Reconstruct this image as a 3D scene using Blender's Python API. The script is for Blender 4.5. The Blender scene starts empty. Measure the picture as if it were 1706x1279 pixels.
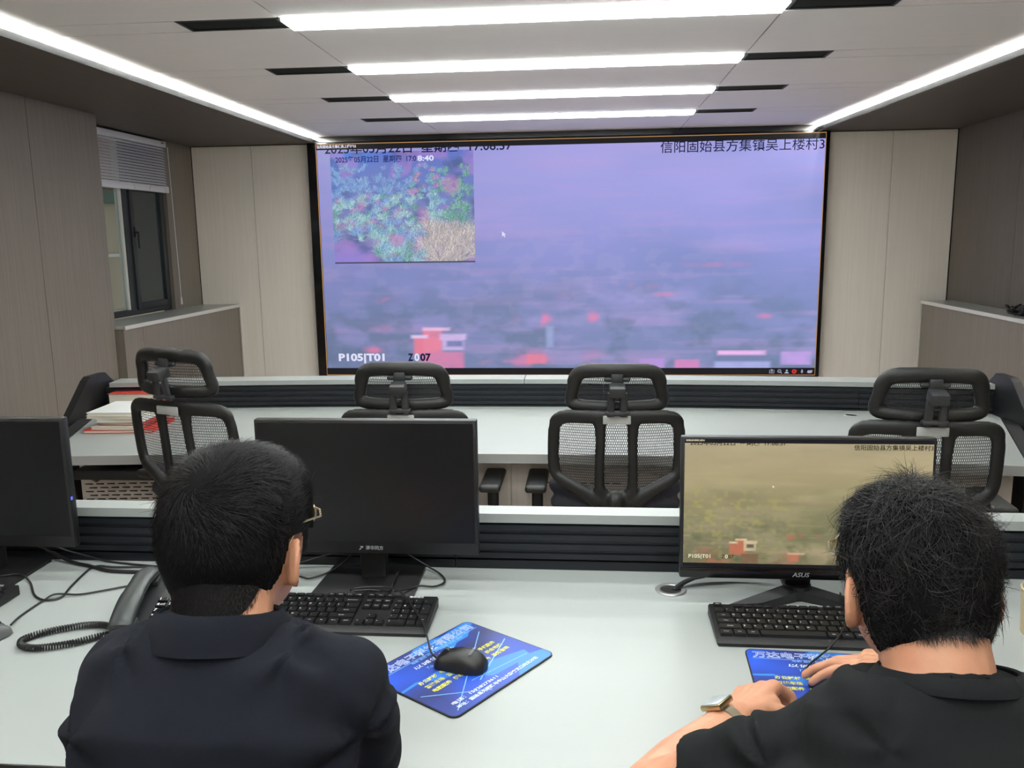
import bpy, bmesh, math, random
import numpy as np
from mathutils import Vector, Matrix, Euler, noise as mnoise

# ------------------------------------------------------------------ camera
SC = bpy.context.scene
COL = SC.collection
PI = math.pi
F_PX, YAW, PITCH, ROLL, CAM_H = 1402.67, .0891, .1718, -.0139, 1.48
cd = bpy.data.cameras.new('camera'); cam = bpy.data.objects.new('camera', cd); COL.objects.link(cam)
fw = Vector((-math.sin(YAW)*math.cos(PITCH), math.cos(YAW)*math.cos(PITCH), -math.sin(PITCH)))
rt = Vector((math.cos(YAW), math.sin(YAW), 0)); up = rt.cross(fw)
cr_, sr_ = math.cos(ROLL), math.sin(ROLL)
r2 = cr_*rt + sr_*up; u2 = -sr_*rt + cr_*up
cam.matrix_world = Matrix(((r2.x, u2.x, -fw.x, 0), (r2.y, u2.y, -fw.y, 0), (r2.z, u2.z, -fw.z, CAM_H), (0, 0, 0, 1)))
cd.sensor_width = 36.0; cd.lens = 36.0*F_PX/1706.0; cd.clip_start = .05; cd.clip_end = 60
SC.camera = cam

# ------------------------------------------------------------------ world, exposure
EXPO = 1.0             # camera exposure in stops
SC.view_settings.view_transform = 'Standard'
SC.view_settings.look = 'None'
SC.view_settings.gamma = 1.0
SC.view_settings.use_curve_mapping = False
SC.view_settings.exposure = EXPO
w = bpy.data.worlds.new('outdoor_sky'); SC.world = w; w.use_nodes = True
w.node_tree.nodes['Background'].inputs[0].default_value = (.75, .82, .9, 1)
w.node_tree.nodes['Background'].inputs[1].default_value = .42
LIGHT_L = 10.0        # radiance of the ceiling light diffusers
COVE_L = 380.0         # radiance of the cove strips

# ------------------------------------------------------------------ helpers
def s2l(c):
    return tuple((x/255/12.92 if x/255 <= .04045 else ((x/255+.055)/1.055)**2.4) for x in c)

def mat(name, rgb, rough=.5, metal=0., spec=.5, var=0., vscale=(8, 8, 8), bump=0., bscale=200., alt=None, emit=None, sheen=0., coat=0.):
    """procedural principled material; rgb in sRGB 0-255; var = noise mix towards alt"""
    m = bpy.data.materials.new(name); m.use_nodes = True
    nt = m.node_tree; b = nt.nodes['Principled BSDF']; L = nt.links
    c = s2l(rgb)
    b.inputs['Base Color'].default_value = (*c, 1)
    b.inputs['Roughness'].default_value = rough
    b.inputs['Metallic'].default_value = metal
    b.inputs['Specular IOR Level'].default_value = spec
    if sheen: b.inputs['Sheen Weight'].default_value = sheen
    if coat: b.inputs['Coat Weight'].default_value = coat; b.inputs['Coat Roughness'].default_value = .2
    tc = nt.nodes.new('ShaderNodeTexCoord')
    if var > 0 or alt:
        mp = nt.nodes.new('ShaderNodeMapping'); mp.inputs['Scale'].default_value = vscale
        L.new(tc.outputs['Object'], mp.inputs[0])
        n = nt.nodes.new('ShaderNodeTexNoise'); n.inputs['Scale'].default_value = 1.; n.inputs['Detail'].default_value = 5
        L.new(mp.outputs[0], n.inputs['Vector'])
        rp = nt.nodes.new('ShaderNodeValToRGB')
        rp.color_ramp.elements[0].position = .3; rp.color_ramp.elements[1].position = .7
        a = s2l(alt) if alt else tuple(x*(1-var) for x in c)
        rp.color_ramp.elements[0].color = (*a, 1); rp.color_ramp.elements[1].color = (*c, 1)
        L.new(n.outputs[0], rp.inputs[0]); L.new(rp.outputs[0], b.inputs['Base Color'])
    if bump > 0:
        n2 = nt.nodes.new('ShaderNodeTexNoise'); n2.inputs['Scale'].default_value = bscale; n2.inputs['Detail'].default_value = 3
        L.new(tc.outputs['Object'], n2.inputs['Vector'])
        bp = nt.nodes.new('ShaderNodeBump'); bp.inputs['Strength'].default_value = bump; bp.inputs['Distance'].default_value = .002
        L.new(n2.outputs[0], bp.inputs['Height']); L.new(bp.outputs[0], b.inputs['Normal'])
    if emit:
        b.inputs['Emission Color'].default_value = (*s2l(emit[0]), 1); b.inputs['Emission Strength'].default_value = emit[1]
    return m

def new_obj(name, mesh, m=None, parent=None):
    o = bpy.data.objects.new(name, mesh); COL.objects.link(o)
    if m is not None:
        for k in (m if isinstance(m, (list, tuple)) else [m]): o.data.materials.append(k)
    if parent is not None: o.parent = parent
    return o

def obj(name, bm, m, parent=None, smooth=True, angle=35):
    me = bpy.data.meshes.new(name)
    bmesh.ops.recalc_face_normals(bm, faces=bm.faces[:])
    if smooth:
        for f in bm.faces: f.smooth = True
        ca = math.radians(angle)
        for e in bm.edges:
            if len(e.link_faces) == 2 and e.calc_face_angle(0) > ca: e.smooth = False
    bm.to_mesh(me); bm.free()
    return new_obj(name, me, m, parent)

def tag(o, label=None, cat=None, group=None, kind=None):
    if label: o['label'] = label
    if cat: o['category'] = cat
    if group: o['group'] = group
    if kind: o['kind'] = kind
    return o

def empty(name, loc=(0, 0, 0), rz=0, label=None, cat=None, group=None):
    o = bpy.data.objects.new(name, None); COL.objects.link(o)
    o.empty_display_size = .05
    o.location = loc; o.rotation_euler = (0, 0, rz)
    return tag(o, label, cat, group)

def struct(name, bm, m, smooth=False):
    o = obj(name, bm, m, None, smooth); o['kind'] = 'structure'; return o

def copy_tree(o, parent=None):
    c = o.copy(); COL.objects.link(c); c.parent = parent
    for ch in o.children: copy_tree(ch, c)
    return c

def NB(): return bmesh.new()

def box(bm, c, s, rot=None, bev=0., seg=2, mi=0):
    """box centred at c with full sizes s"""
    r = bmesh.ops.create_cube(bm, size=1.0)
    vs = r['verts']
    M = Matrix.Translation(Vector(c)) @ (rot.to_4x4() if rot is not None else Matrix.Identity(4)) @ Matrix.Diagonal((*s, 1))
    bmesh.ops.transform(bm, matrix=M, verts=vs)
    fs = list({f for v in vs for f in v.link_faces})
    for f in fs: f.material_index = mi
    if bev > 0:
        es = list({e for v in vs for e in v.link_edges})
        bmesh.ops.bevel(bm, geom=es, offset=bev, segments=seg, affect='EDGES', profile=.5, clamp_overlap=True)
    return bm

def box2(bm, a, b, bev=0., seg=2, mi=0):
    return box(bm, [(a[i]+b[i])/2 for i in range(3)], [abs(b[i]-a[i]) for i in range(3)], None, bev, seg, mi)

def frame_axes(d):
    d = Vector(d).normalized()
    a = Vector((0, 0, 1)) if abs(d.z) < .9 else Vector((1, 0, 0))
    u = d.cross(a).normalized(); v = u.cross(d).normalized()
    return u, v

def ring_verts(bm, c, u, v, ru, rv, n):
    c = Vector(c)
    return [bm.verts.new(c + u*(ru*math.cos(2*PI*k/n)) + v*(rv*math.sin(2*PI*k/n))) for k in range(n)]

def bridge(bm, A, B, mi=0):
    n = len(A)
    for k in range(n):
        f = bm.faces.new((A[k], A[(k+1) % n], B[(k+1) % n], B[k])); f.material_index = mi

def tube(bm, pts, r, n=8, closed=False, caps=True, rv=None, upv=None, mi=0):
    """sweep an elliptical section along pts; r may be a list"""
    pts = [Vector(p) for p in pts]; N = len(pts)
    rings = []; pu = None
    for i, p in enumerate(pts):
        if closed: d = pts[(i+1) % N]-pts[i-1]
        else: d = pts[min(i+1, N-1)]-pts[max(i-1, 0)]
        d.normalize()
        if upv is not None:
            v = Vector(upv); u = d.cross(v)
            if u.length < 1e-5: u = frame_axes(d)[0]
            u.normalize(); v = u.cross(d).normalized()
        elif pu is None: u, v = frame_axes(d)
        else:
            u = (pu - d*pu.dot(d))
            if u.length < 1e-6: u = frame_axes(d)[0]
            u.normalize(); v = u.cross(d)
        pu = u
        a = r[i] if isinstance(r, (list, tuple)) else r
        b = a if rv is None else (rv[i] if isinstance(rv, (list, tuple)) else rv)
        rings.append(ring_verts(bm, p, u, v, a, b, n))
    for i in range(N-1): bridge(bm, rings[i], rings[i+1], mi)
    if closed: bridge(bm, rings[-1], rings[0], mi)
    elif caps:
        f = bm.faces.new(rings[0][::-1]); f.material_index = mi
        f = bm.faces.new(rings[-1]); f.material_index = mi
    return bm

def smooth_path(pts, n=8, closed=False):
    """Catmull-Rom"""
    P = [Vector(p) for p in pts]; N = len(P); out = []
    rng = range(N) if closed else range(N-1)
    for i in rng:
        p0 = P[(i-1) % N] if closed or i > 0 else P[i]*2-P[i+1]
        p1 = P[i]; p2 = P[(i+1) % N]
        p3 = P[(i+2) % N] if closed or i+2 < N else P[i+1]*2-P[i]
        for k in range(n):
            t = k/n
            out.append(.5*((2*p1)+(p2-p0)*t+(2*p0-5*p1+4*p2-p3)*t*t+(3*p1-p0-3*p2+p3)*t**3))
    if not closed: out.append(P[-1])
    return out

def capsule(bm, p0, r0, p1, r1, n=14, cap=4):
    """closed tapered capsule"""
    p0 = Vector(p0); p1 = Vector(p1); d = (p1-p0)
    L = d.length
    d = d.normalized() if L > 1e-6 else Vector((0, 0, 1))
    u, v = frame_axes(d); rings = []
    for k in range(cap):
        a = -PI/2 + (k+.35)/(cap)*PI/2
        rings.append(ring_verts(bm, p0 + d*(r0*math.sin(a)), u, v, r0*math.cos(a), r0*math.cos(a), n))
    for t in (0, 1): rings.append(ring_verts(bm, p0.lerp(p1, t), u, v, r0+(r1-r0)*t, r0+(r1-r0)*t, n))
    for k in range(cap):
        a = (k+.65)/(cap)*PI/2
        rings.append(ring_verts(bm, p1 + d*(r1*math.sin(a)), u, v, r1*math.cos(a), r1*math.cos(a), n))
    for i in range(len(rings)-1): bridge(bm, rings[i], rings[i+1])
    bm.faces.new(rings[0][::-1]); bm.faces.new(rings[-1])
    return bm

def ellipsoid(bm, c, r, rot=None, sub=3):
    rr = bmesh.ops.create_icosphere(bm, subdivisions=sub, radius=1.0)
    M = Matrix.Translation(Vector(c)) @ (rot.to_4x4() if rot is not None else Matrix.Identity(4)) @ Matrix.Diagonal((*r, 1))
    bmesh.ops.transform(bm, matrix=M, verts=rr['verts'])
    return bm

def loft(bm, rings, n=28):
    """closed loft through ellipses (centre, u, v, ru, rv)"""
    R = [ring_verts(bm, c, Vector(u), Vector(v), ru, rv, n) for c, u, v, ru, rv in rings]
    for i in range(len(R)-1): bridge(bm, R[i], R[i+1])
    bm.faces.new(R[0][::-1]); bm.faces.new(R[-1])
    return bm

def prism(bm, poly, a, b, axis='x', mi=0):
    """extrude a 2D polygon along an axis from a to b; poly in the other two coordinates (in order)"""
    def P(t, p):
        return {'x': (t, p[0], p[1]), 'y': (p[0], t, p[1]), 'z': (p[0], p[1], t)}[axis]
    A = [bm.verts.new(P(a, p)) for p in poly]; B = [bm.verts.new(P(b, p)) for p in poly]
    bridge(bm, A, B, mi)
    f = bm.faces.new(A[::-1]); f.material_index = mi
    f = bm.faces.new(B); f.material_index = mi
    return bm

def cyl(bm, c, r, h, n=24, axis='z', r2=None, mi=0):
    c = Vector(c); r2 = r if r2 is None else r2
    d = {'x': Vector((1, 0, 0)), 'y': Vector((0, 1, 0)), 'z': Vector((0, 0, 1))}[axis]
    u, v = frame_axes(d)
    A = ring_verts(bm, c, u, v, r, r, n); B = ring_verts(bm, c+d*h, u, v, r2, r2, n)
    bridge(bm, A, B, mi)
    f = bm.faces.new(A[::-1]); f.material_index = mi
    f = bm.faces.new(B); f.material_index = mi
    return bm

def fuse_mesh(name, bm, voxel, iters=4, disp=None):
    """one continuous skin around everything in bm"""
    bmesh.ops.recalc_face_normals(bm, faces=bm.faces[:])
    me = bpy.data.meshes.new('tmp'); bm.to_mesh(me); bm.free()
    o = bpy.data.objects.new('tmp', me); COL.objects.link(o)
    md = o.modifiers.new('r', 'REMESH'); md.mode = 'VOXEL'; md.voxel_size = voxel; md.adaptivity = 0
    if iters:
        sm = o.modifiers.new('s', 'SMOOTH'); sm.factor = .5; sm.iterations = iters
    dg = bpy.context.evaluated_depsgraph_get()
    res = bpy.data.meshes.new_from_object(o.evaluated_get(dg), preserve_all_data_layers=False, depsgraph=dg)
    res.name = name
    bpy.data.objects.remove(o); bpy.data.meshes.remove(me)
    if disp:
        n = len(res.vertices); co = np.empty(n*3); res.vertices.foreach_get('co', co); co = co.reshape(-1, 3)
        no = np.empty(n*3); res.vertices.foreach_get('normal', no); no = no.reshape(-1, 3)
        d = np.array([disp(Vector(p)) for p in co])
        co = co + no*d[:, None]
        res.vertices.foreach_set('co', co.ravel())
    res.polygons.foreach_set('use_smooth', np.ones(len(res.polygons), dtype=bool))
    res.update()
    return res

_txt = {}
def text_mesh(s, size, bold=0., align='CENTER', spacing=1.0):
    k = (s, round(size, 6), bold, align, spacing)
    if k in _txt: return _txt[k]
    c = bpy.data.curves.new('t', 'FONT'); c.body = s; c.size = size; c.align_x = align; c.align_y = 'CENTER'
    c.offset = bold*size; c.resolution_u = 3; c.space_character = spacing; c.fill_mode = 'FRONT'
    o = bpy.data.objects.new('t', c); COL.objects.link(o)
    dg = bpy.context.evaluated_depsgraph_get()
    me = bpy.data.meshes.new_from_object(o.evaluated_get(dg), depsgraph=dg)
    bpy.data.objects.remove(o); bpy.data.curves.remove(c)
    _txt[k] = me
    return me

def add_text(bm, s, size, M, bold=0., align='CENTER', mi=0, width=None, italic=0.):
    """flat lettering in bm; M maps the text plane (x right, y up, z out) to the object"""
    me = text_mesh(s, size, bold, align)
    t = bmesh.new(); t.from_mesh(me)
    sx = 1.
    if width:
        xs = [v.co.x for v in t.verts]
        if xs and max(xs) > min(xs): sx = width/(max(xs)-min(xs))
    Sh = Matrix(((sx, italic, 0, 0), (0, 1, 0, 0), (0, 0, 1, 0), (0, 0, 0, 1)))
    vm = {}
    MM = M @ Sh
    for v in t.verts: vm[v] = bm.verts.new(MM @ v.co)
    for f in t.faces:
        try:
            nf = bm.faces.new([vm[v] for v in f.verts]); nf.material_index = mi
        except ValueError: pass
    t.free()
    return bm

def text_obj(name, s, size, M, m, parent, bold=0., align='CENTER', width=None, italic=0.):
    bm = NB(); add_text(bm, s, size, M, bold, align, 0, width, italic)
    me = bpy.data.meshes.new(name); bm.to_mesh(me); bm.free()
    return new_obj(name, me, m, parent)

def TM(loc, right, upv):
    """text plane matrix"""
    r = Vector(right).normalized(); u = Vector(upv).normalized(); n = r.cross(u)
    return Matrix(((r.x, u.x, n.x, loc[0]), (r.y, u.y, n.y, loc[1]), (r.z, u.z, n.z, loc[2]), (0, 0, 0, 1)))

WALLM = lambda x, y, z: TM((x, y, z), (1, 0, 0), (0, 0, 1))      # text on a plane facing -Y
# ------------------------------------------------------------------ materials
def wood(name, dark, light, rough=.55, along='z', scale=1.):
    """fine-grained laminate: thin streaks along one axis"""
    m = bpy.data.materials.new(name); m.use_nodes = True
    nt = m.node_tree; b = nt.nodes['Principled BSDF']; L = nt.links
    tc = nt.nodes.new('ShaderNodeTexCoord'); mp = nt.nodes.new('ShaderNodeMapping')
    s = [70*scale]*3; s['xyz'.index(along)] = 1.6*scale
    mp.inputs['Scale'].default_value = s
    L.new(tc.outputs['Object'], mp.inputs[0])
    n = nt.nodes.new('ShaderNodeTexNoise'); n.inputs['Scale'].default_value = 1; n.inputs['Detail'].default_value = 6; n.inputs['Roughness'].default_value = .6
    L.new(mp.outputs[0], n.inputs['Vector'])
    rp = nt.nodes.new('ShaderNodeValToRGB'); rp.color_ramp.elements[0].position = .33; rp.color_ramp.elements[1].position = .68
    rp.color_ramp.elements[0].color = (*s2l(dark), 1); rp.color_ramp.elements[1].color = (*s2l(light), 1)
    L.new(n.outputs[0], rp.inputs[0]); L.new(rp.outputs[0], b.inputs['Base Color'])
    b.inputs['Roughness'].default_value = rough; b.inputs['Specular IOR Level'].default_value = .3
    return m

M = {}
M['wood_wall'] = wood('taupe_wood_laminate', (120, 112, 103), (130, 122, 112))
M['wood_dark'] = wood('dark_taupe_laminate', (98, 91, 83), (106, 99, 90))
M['wood_soffit'] = wood('dark_wood_laminate', (80, 73, 65), (88, 80, 72), along='y')
M['beige'] = wood('beige_laminate', (234, 227, 217), (240, 233, 223), rough=.6)
M['ceiling'] = mat('ceiling_panel', (240, 237, 235), .6, var=.03, vscale=(3, 60, 3))
M['void'] = mat('dark_gap', (12, 12, 12), .8)
M['floor'] = wood('floor_planks', (186, 176, 165), (198, 188, 176), rough=.45, along='y', scale=.4)
M['vent'] = mat('vent_black', (24, 28, 28), .6)
M['vent_slat'] = mat('vent_slat', (34, 38, 38), .5)
M['lamp'] = mat('light_diffuser', (255, 255, 255), .5, emit=((250, 255, 252), LIGHT_L))
M['cove'] = mat('led_strip', (255, 255, 255), .5, emit=((253, 253, 246), COVE_L))
M['alu'] = mat('aluminium', (190, 190, 188), .35, metal=.8)
M['white_desk'] = mat('white_laminate', (158, 163, 161), .38, spec=.4, var=.015, vscale=(2, 30, 2))
M['desk_edge'] = mat('grey_edge_band', (150, 150, 148), .5)
M['black_edge'] = mat('black_edge_band', (20, 21, 23), .45)
M['slat'] = mat('anodised_black_slat', (31, 34, 40), .36, metal=.3, spec=.5, var=.15, vscale=(1, 1, 90))
M['black'] = mat('black_plastic', (16, 16, 18), .42, bump=.05, bscale=900)
M['black_matte'] = mat('black_matte', (16, 16, 18), .65)
M['black_gloss'] = mat('black_gloss', (12, 12, 13), .16)
M['chair'] = mat('chair_frame_plastic', (15, 16, 17), .48, bump=.08, bscale=1200)
M['chair_light'] = mat('grey_bracket', (42, 44, 46), .5)
M['grey_plate'] = mat('pale_grey_plate', (168, 170, 168), .45)
M['cushion'] = mat('seat_fabric', (24, 24, 34), .85, bump=.3, bscale=1500)
M['metal'] = mat('brushed_metal', (150, 150, 150), .3, metal=1.)
M['screen_off'] = mat('switched_off_panel', (21, 23, 25), .32, spec=.3, var=.25, vscale=(3, 3, 3), alt=(15, 15, 17))
M['panel_grey'] = wood('under_desk_laminate', (205, 196, 188), (213, 204, 196))
M['white_pvc'] = mat('white_slat', (214, 214, 216), .5)
M['glass_dark'] = mat('dark_glass', (40, 52, 54), .08, spec=.6)
M['frame_dark'] = mat('window_frame', (40, 44, 46), .5)
M['sill'] = mat('sill_stone', (176, 180, 172), .3, var=.12, vscale=(25, 25, 25))
M['trim'] = mat('pale_trim', (205, 203, 196), .4)
M['skin'] = mat('skin', (200, 148, 118), .5, spec=.35, var=.1, vscale=(30, 30, 30), alt=(190, 132, 104), bump=.1, bscale=500)
M['hair'] = mat('black_hair', (13, 12, 13), .48, spec=.3)
M['hair_grey'] = mat('grey_hair', (52, 50, 50), .4, spec=.5)
M['scalp'] = mat('hair_mass', (7, 7, 8), .75, spec=.08)
M['hair_short'] = mat('cropped_hair', (26, 21, 19), .7, spec=.2)
M['navy'] = mat('navy_cotton', (15, 18, 27), .9, spec=.2, bump=.35, bscale=1800)
M['charcoal'] = mat('charcoal_cotton', (17, 19, 21), .9, spec=.2, bump=.35, bscale=1600)
M['trouser'] = mat('dark_trousers', (26, 27, 32), .85)
M['gold'] = mat('gold_metal', (196, 178, 138), .3, metal=1.)
M['lens'] = mat('watch_glass', (172, 178, 182), .12, spec=.7)
M['strap'] = mat('steel_strap', (168, 160, 142), .35, metal=.9)
M['white_ink'] = mat('white_ink', (225, 228, 232), .5)
M['grey_ink'] = mat('grey_ink', (150, 152, 156), .5)
M['key'] = mat('keycap', (16, 16, 18), .45)
M['keyboard'] = mat('keyboard_shell', (24, 24, 26), .5, bump=.06, bscale=1500)
M['phone'] = mat('phone_plastic', (34, 36, 38), .42, bump=.05, bscale=900)
M['handset'] = mat('handset_plastic', (42, 47, 47), .36)
M['cable'] = mat('cable_rubber', (18, 18, 20), .5)
M['red_cover'] = mat('red_cover', (200, 62, 52), .45)
M['paper'] = mat('paper_edges', (226, 218, 202), .8, var=.12, vscale=(1, 1, 600))
M['white_cover'] = mat('white_cover', (228, 230, 228), .55)
M['cup'] = mat('kraft_paper', (190, 172, 142), .7, var=.08, vscale=(40, 40, 40))
M['gold_trim'] = mat('gold_trim', (190, 130, 60), .35, metal=.7)
M['grey_mouse'] = mat('grey_mouse', (84, 86, 86), .4)

def mesh_weave():
    """chair fabric: dark weave with upright see-through holes set like bricks"""
    m = bpy.data.materials.new('mesh_weave'); m.use_nodes = True
    nt = m.node_tree; L = nt.links; b = nt.nodes['Principled BSDF']; out = nt.nodes['Material Output']
    b.inputs['Base Color'].default_value = (*s2l((30, 31, 33)), 1); b.inputs['Roughness'].default_value = .6
    tc = nt.nodes.new('ShaderNodeTexCoord'); sp = nt.nodes.new('ShaderNodeSeparateXYZ'); L.new(tc.outputs['Object'], sp.inputs[0])
    def mth(op, a, bb=None):
        n = nt.nodes.new('ShaderNodeMath'); n.operation = op
        for i, x in enumerate((a, bb)):
            if x is None: continue
            if isinstance(x, (int, float)): n.inputs[i].default_value = x
            else: L.new(x, n.inputs[i])
        return n.outputs[0]
    vz = mth('DIVIDE', sp.outputs['Z'], .0088); row = mth('FLOOR', vz); fv = mth('SUBTRACT', vz, row)
    ux = mth('ADD', mth('DIVIDE', sp.outputs['X'], .0056), mth('MULTIPLY', row, .5)); fu = mth('SUBTRACT', ux, mth('FLOOR', ux))
    hu = mth('LESS_THAN', mth('ABSOLUTE', mth('SUBTRACT', fu, .5)), .315)
    hv = mth('LESS_THAN', mth('ABSOLUTE', mth('SUBTRACT', fv, .5)), .41)
    hole = mth('MULTIPLY', hu, hv)
    tr = nt.nodes.new('ShaderNodeBsdfTransparent'); mx = nt.nodes.new('ShaderNodeMixShader')
    L.new(hole, mx.inputs[0]); L.new(b.outputs[0], mx.inputs[1]); L.new(tr.outputs[0], mx.inputs[2]); L.new(mx.outputs[0], out.inputs[0])
    return m
M['weave'] = mesh_weave()

def display_mat():
    """a lit display: shows the picture stored in the panel's pixels"""
    m = bpy.data.materials.new('lit_display'); m.use_nodes = True
    nt = m.node_tree; b = nt.nodes['Principled BSDF']
    a = nt.nodes.new('ShaderNodeAttribute'); a.attribute_name = 'picture'
    b.inputs['Base Color'].default_value = (.01, .01, .01, 1); b.inputs['Roughness'].default_value = .6; b.inputs['Specular IOR Level'].default_value = .15
    nt.links.new(a.outputs['Color'], b.inputs['Emission Color']); b.inputs['Emission Strength'].default_value = 2**-EXPO
    return m
M['display'] = display_mat()
def pix(name, rgb): # a lit area of a display in one colour
    m = mat(name, (4, 4, 4), .6, spec=.1, emit=(rgb, 2**-EXPO)); return m
M['px_dark'] = pix('display_dark', (26, 26, 30))
M['px_text_dark'] = pix('display_black_text', (22, 20, 52))
M['px_text_light'] = pix('display_light_text', (226, 226, 250))
M['px_text_blue'] = pix('display_blue_text', (26, 44, 118))
M['px_gold'] = pix('display_gold_line', (186, 140, 84))
M['px_red'] = pix('display_red_icon', (226, 60, 66))
M['px_icon'] = pix('display_icon', (172, 170, 202))
M['px_olive_text'] = pix('display_olive_text', (52, 44, 30))
M['px_cream_text'] = pix('display_cream_text', (238, 232, 200))

# ------------------------------------------------------------------ pictures on the displays
rng = np.random.default_rng(7)
def vnoise(h, w_, cy, cx):
    g = rng.random((cy+3, cx+3)); y = np.linspace(0, cy, h); x = np.linspace(0, cx, w_)
    yi = y.astype(int); xi = x.astype(int); fy = y-yi; fx = x-xi
    fy = fy*fy*(3-2*fy); fx = fx*fx*(3-2*fx)
    a = g[yi][:, xi]; b = g[yi][:, xi+1]; c = g[yi+1][:, xi]; d = g[yi+1][:, xi+1]
    return (a*(1-fx)+b*fx)*(1-fy)[:, None] + (c*(1-fx)+d*fx)*fy[:, None]
def fbm(h, w_, cy, cx, o=4):
    s = 0; a = 1; t = 0
    for k in range(o):
        s = s + a*vnoise(h, w_, cy*2**k, cx*2**k); t += a; a *= .5
    return s/t
def mixc(img, mask, col):
    m = np.clip(mask, 0, 1)[..., None]; img[:] = img*(1-m) + np.array(col, float)*m
def soft_rect(h, w_, x0, x1, y0, y1, s=1.):
    Y, X = np.mgrid[0:h, 0:w_]; X = X/w_; Y = Y/h; k = 400/s
    return np.clip(.5+k*np.minimum(np.minimum(X-x0, x1-X), np.minimum(Y-y0, y1-Y)), 0, 1)
def soft_blob(h, w_, cx, cy, rx, ry, p=1.5):
    Y, X = np.mgrid[0:h, 0:w_]; d = ((X/w_-cx)/rx)**2+((Y/h-cy)/ry)**2
    return np.clip(1.2-d**p, 0, 1)*np.exp(-.3*d)

def landscape(h, w_, P):
    """hazy hillside with a village along the bottom, from a palette P; row 0 is the top"""
    Y = np.linspace(0, 1, h)[:, None]; X = np.linspace(0, 1, w_)[None]
    img = np.zeros((h, w_, 3))
    ys = [0, .25, .5, .75, 1.]
    for c in range(3): img[..., c] = np.interp(Y[:, 0], ys, [p[c] for p in P['grad']])[:, None]
    hz = fbm(h, w_, 9, 3, 4); st = fbm(h, w_, 40, 6, 3); big = fbm(h, w_, 4, 4, 3)
    mixc(img, (big-.5)*1.8*(.4+.6*Y)+.02, P['dark'])
    mixc(img, (hz-.52)*1.9, P['light'])
    mixc(img, np.clip((st-.54)*2.2, 0, .32)*(.35+.65*Y), P['pinkish'])
    trees = fbm(h, w_, 14, 18, 4)
    mixc(img, np.clip((trees-.42)*2.2, 0, P['bk']+.3)*np.clip((Y-.5)*3, 0, 1)+0*X, P['tree'])
    yb = fbm(h, w_, 30, 40, 2)
    mixc(img, np.clip((yb-.60)*4, 0, P['bk'])*np.clip((Y-.2)*3, 0, 1)*np.clip((P['blotch_x']-X)*4, 0, 1)*np.clip(1.4-Y, 0, 1), P['blotch'])
    br = fbm(h, w_, 26, 34, 3)
    for (cx, cy, rx, ry, k) in P['blobs']: mixc(img, soft_blob(h, w_, cx, cy, rx, ry, .8)*k*np.clip((br-.30)*3.2, 0, 1), P['roof'])
    for (x0, x1, y0, y1, c) in P['rects']: mixc(img, soft_rect(h, w_, x0, x1, y0, y1, 3.)*(.55+.45*np.clip(br*1.6, 0, 1)), c)
    return np.clip(img, 0, 255)

VP = dict(bk=.22, grad=[(154, 154, 218), (148, 149, 212), (136, 141, 202), (124, 134, 182), (116, 128, 168)],
          dark=(112, 128, 176), light=(168, 156, 216), pinkish=(186, 150, 204), tree=(92, 112, 138), blotch=(168, 160, 204), blotch_x=.95, roof=(222, 128, 170),
          blobs=[(.45, .77, .024, .04, 1.), (.40, .77, .012, .03, .5), (.555, .76, .016, .03, .8), (.13, .81, .05, .02, .3), (.10, .91, .025, .02, .9),
                 (.135, .68, .03, .02, .5), (.645, .62, .05, .018, .5), (.70, .66, .03, .012, .5), (.895, .76, .02, .015, .6), (.50, .67, .03, .03, .15), (.80, .53, .08, .015, .3),
                 (.43, .95, .05, .05, .7), (.19, .98, .06, .02, .8), (.56, .95, .03, .05, .4), (.37, .97, .05, .02, .8), (.62, .98, .04, .04, .4)],
          rects=[(.185, .235, .85, .93, (226, 126, 150)), (.205, .245, .81, .95, (228, 132, 160)), (.245, .29, .86, .91, (196, 180, 226)), (.255, .287, .868, .893, (104, 116, 166)),
                 (.18, .215, .84, .855, (220, 200, 240)), (.205, .262, .805, .82, (232, 190, 226)), (.24, .295, .835, .862, (214, 186, 232)),
                 (.20, .29, .92, 1., (206, 130, 172)), (.46, .475, .80, .90, (150, 164, 206)), (.42, .46, .93, .975, (226, 124, 152)),
                 (.805, .90, .915, .935, (226, 176, 226)), (.80, .90, .94, .965, (110, 122, 160)), (.80, .91, .965, 1., (158, 164, 214)),
                 (.93, .99, .92, .98, (178, 150, 212)), (.65, .70, .95, 1., (172, 140, 206)), (.72, .77, .955, 1., (196, 130, 182))])
MP = dict(bk=.6, grad=[(172, 160, 128), (166, 154, 116), (148, 140, 102), (126, 124, 90), (120, 112, 84)],
          dark=(112, 108, 88), light=(186, 172, 136), pinkish=(174, 150, 126), tree=(92, 98, 68), blotch=(176, 166, 92), blotch_x=.55, roof=(184, 108, 84),
          blobs=[(.44, .75, .022, .05, .9), (.48, .75, .015, .03, .5), (.55, .75, .012, .03, .6), (.10, .90, .05, .04, .6), (.45, .92, .05, .03, .7), (.13, .97, .09, .03, .7), (.42, .98, .06, .02, .6), (.63, .95, .04, .03, .3)],
          rects=[(.19, .26, .82, .92, (186, 112, 84)), (.22, .255, .79, .90, (190, 112, 84)), (.25, .30, .82, .885, (206, 186, 150)), (.262, .292, .83, .86, (92, 86, 74)),
                 (.19, .225, .81, .825, (222, 202, 164)), (.215, .262, .785, .80, (226, 206, 168)), (.25, .305, .80, .822, (214, 192, 154)),
                 (.24, .31, .91, .99, (122, 96, 70)), (.43, .475, .91, .965, (190, 116, 90)), (.43, .50, .895, .91, (206, 172, 138))])

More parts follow.
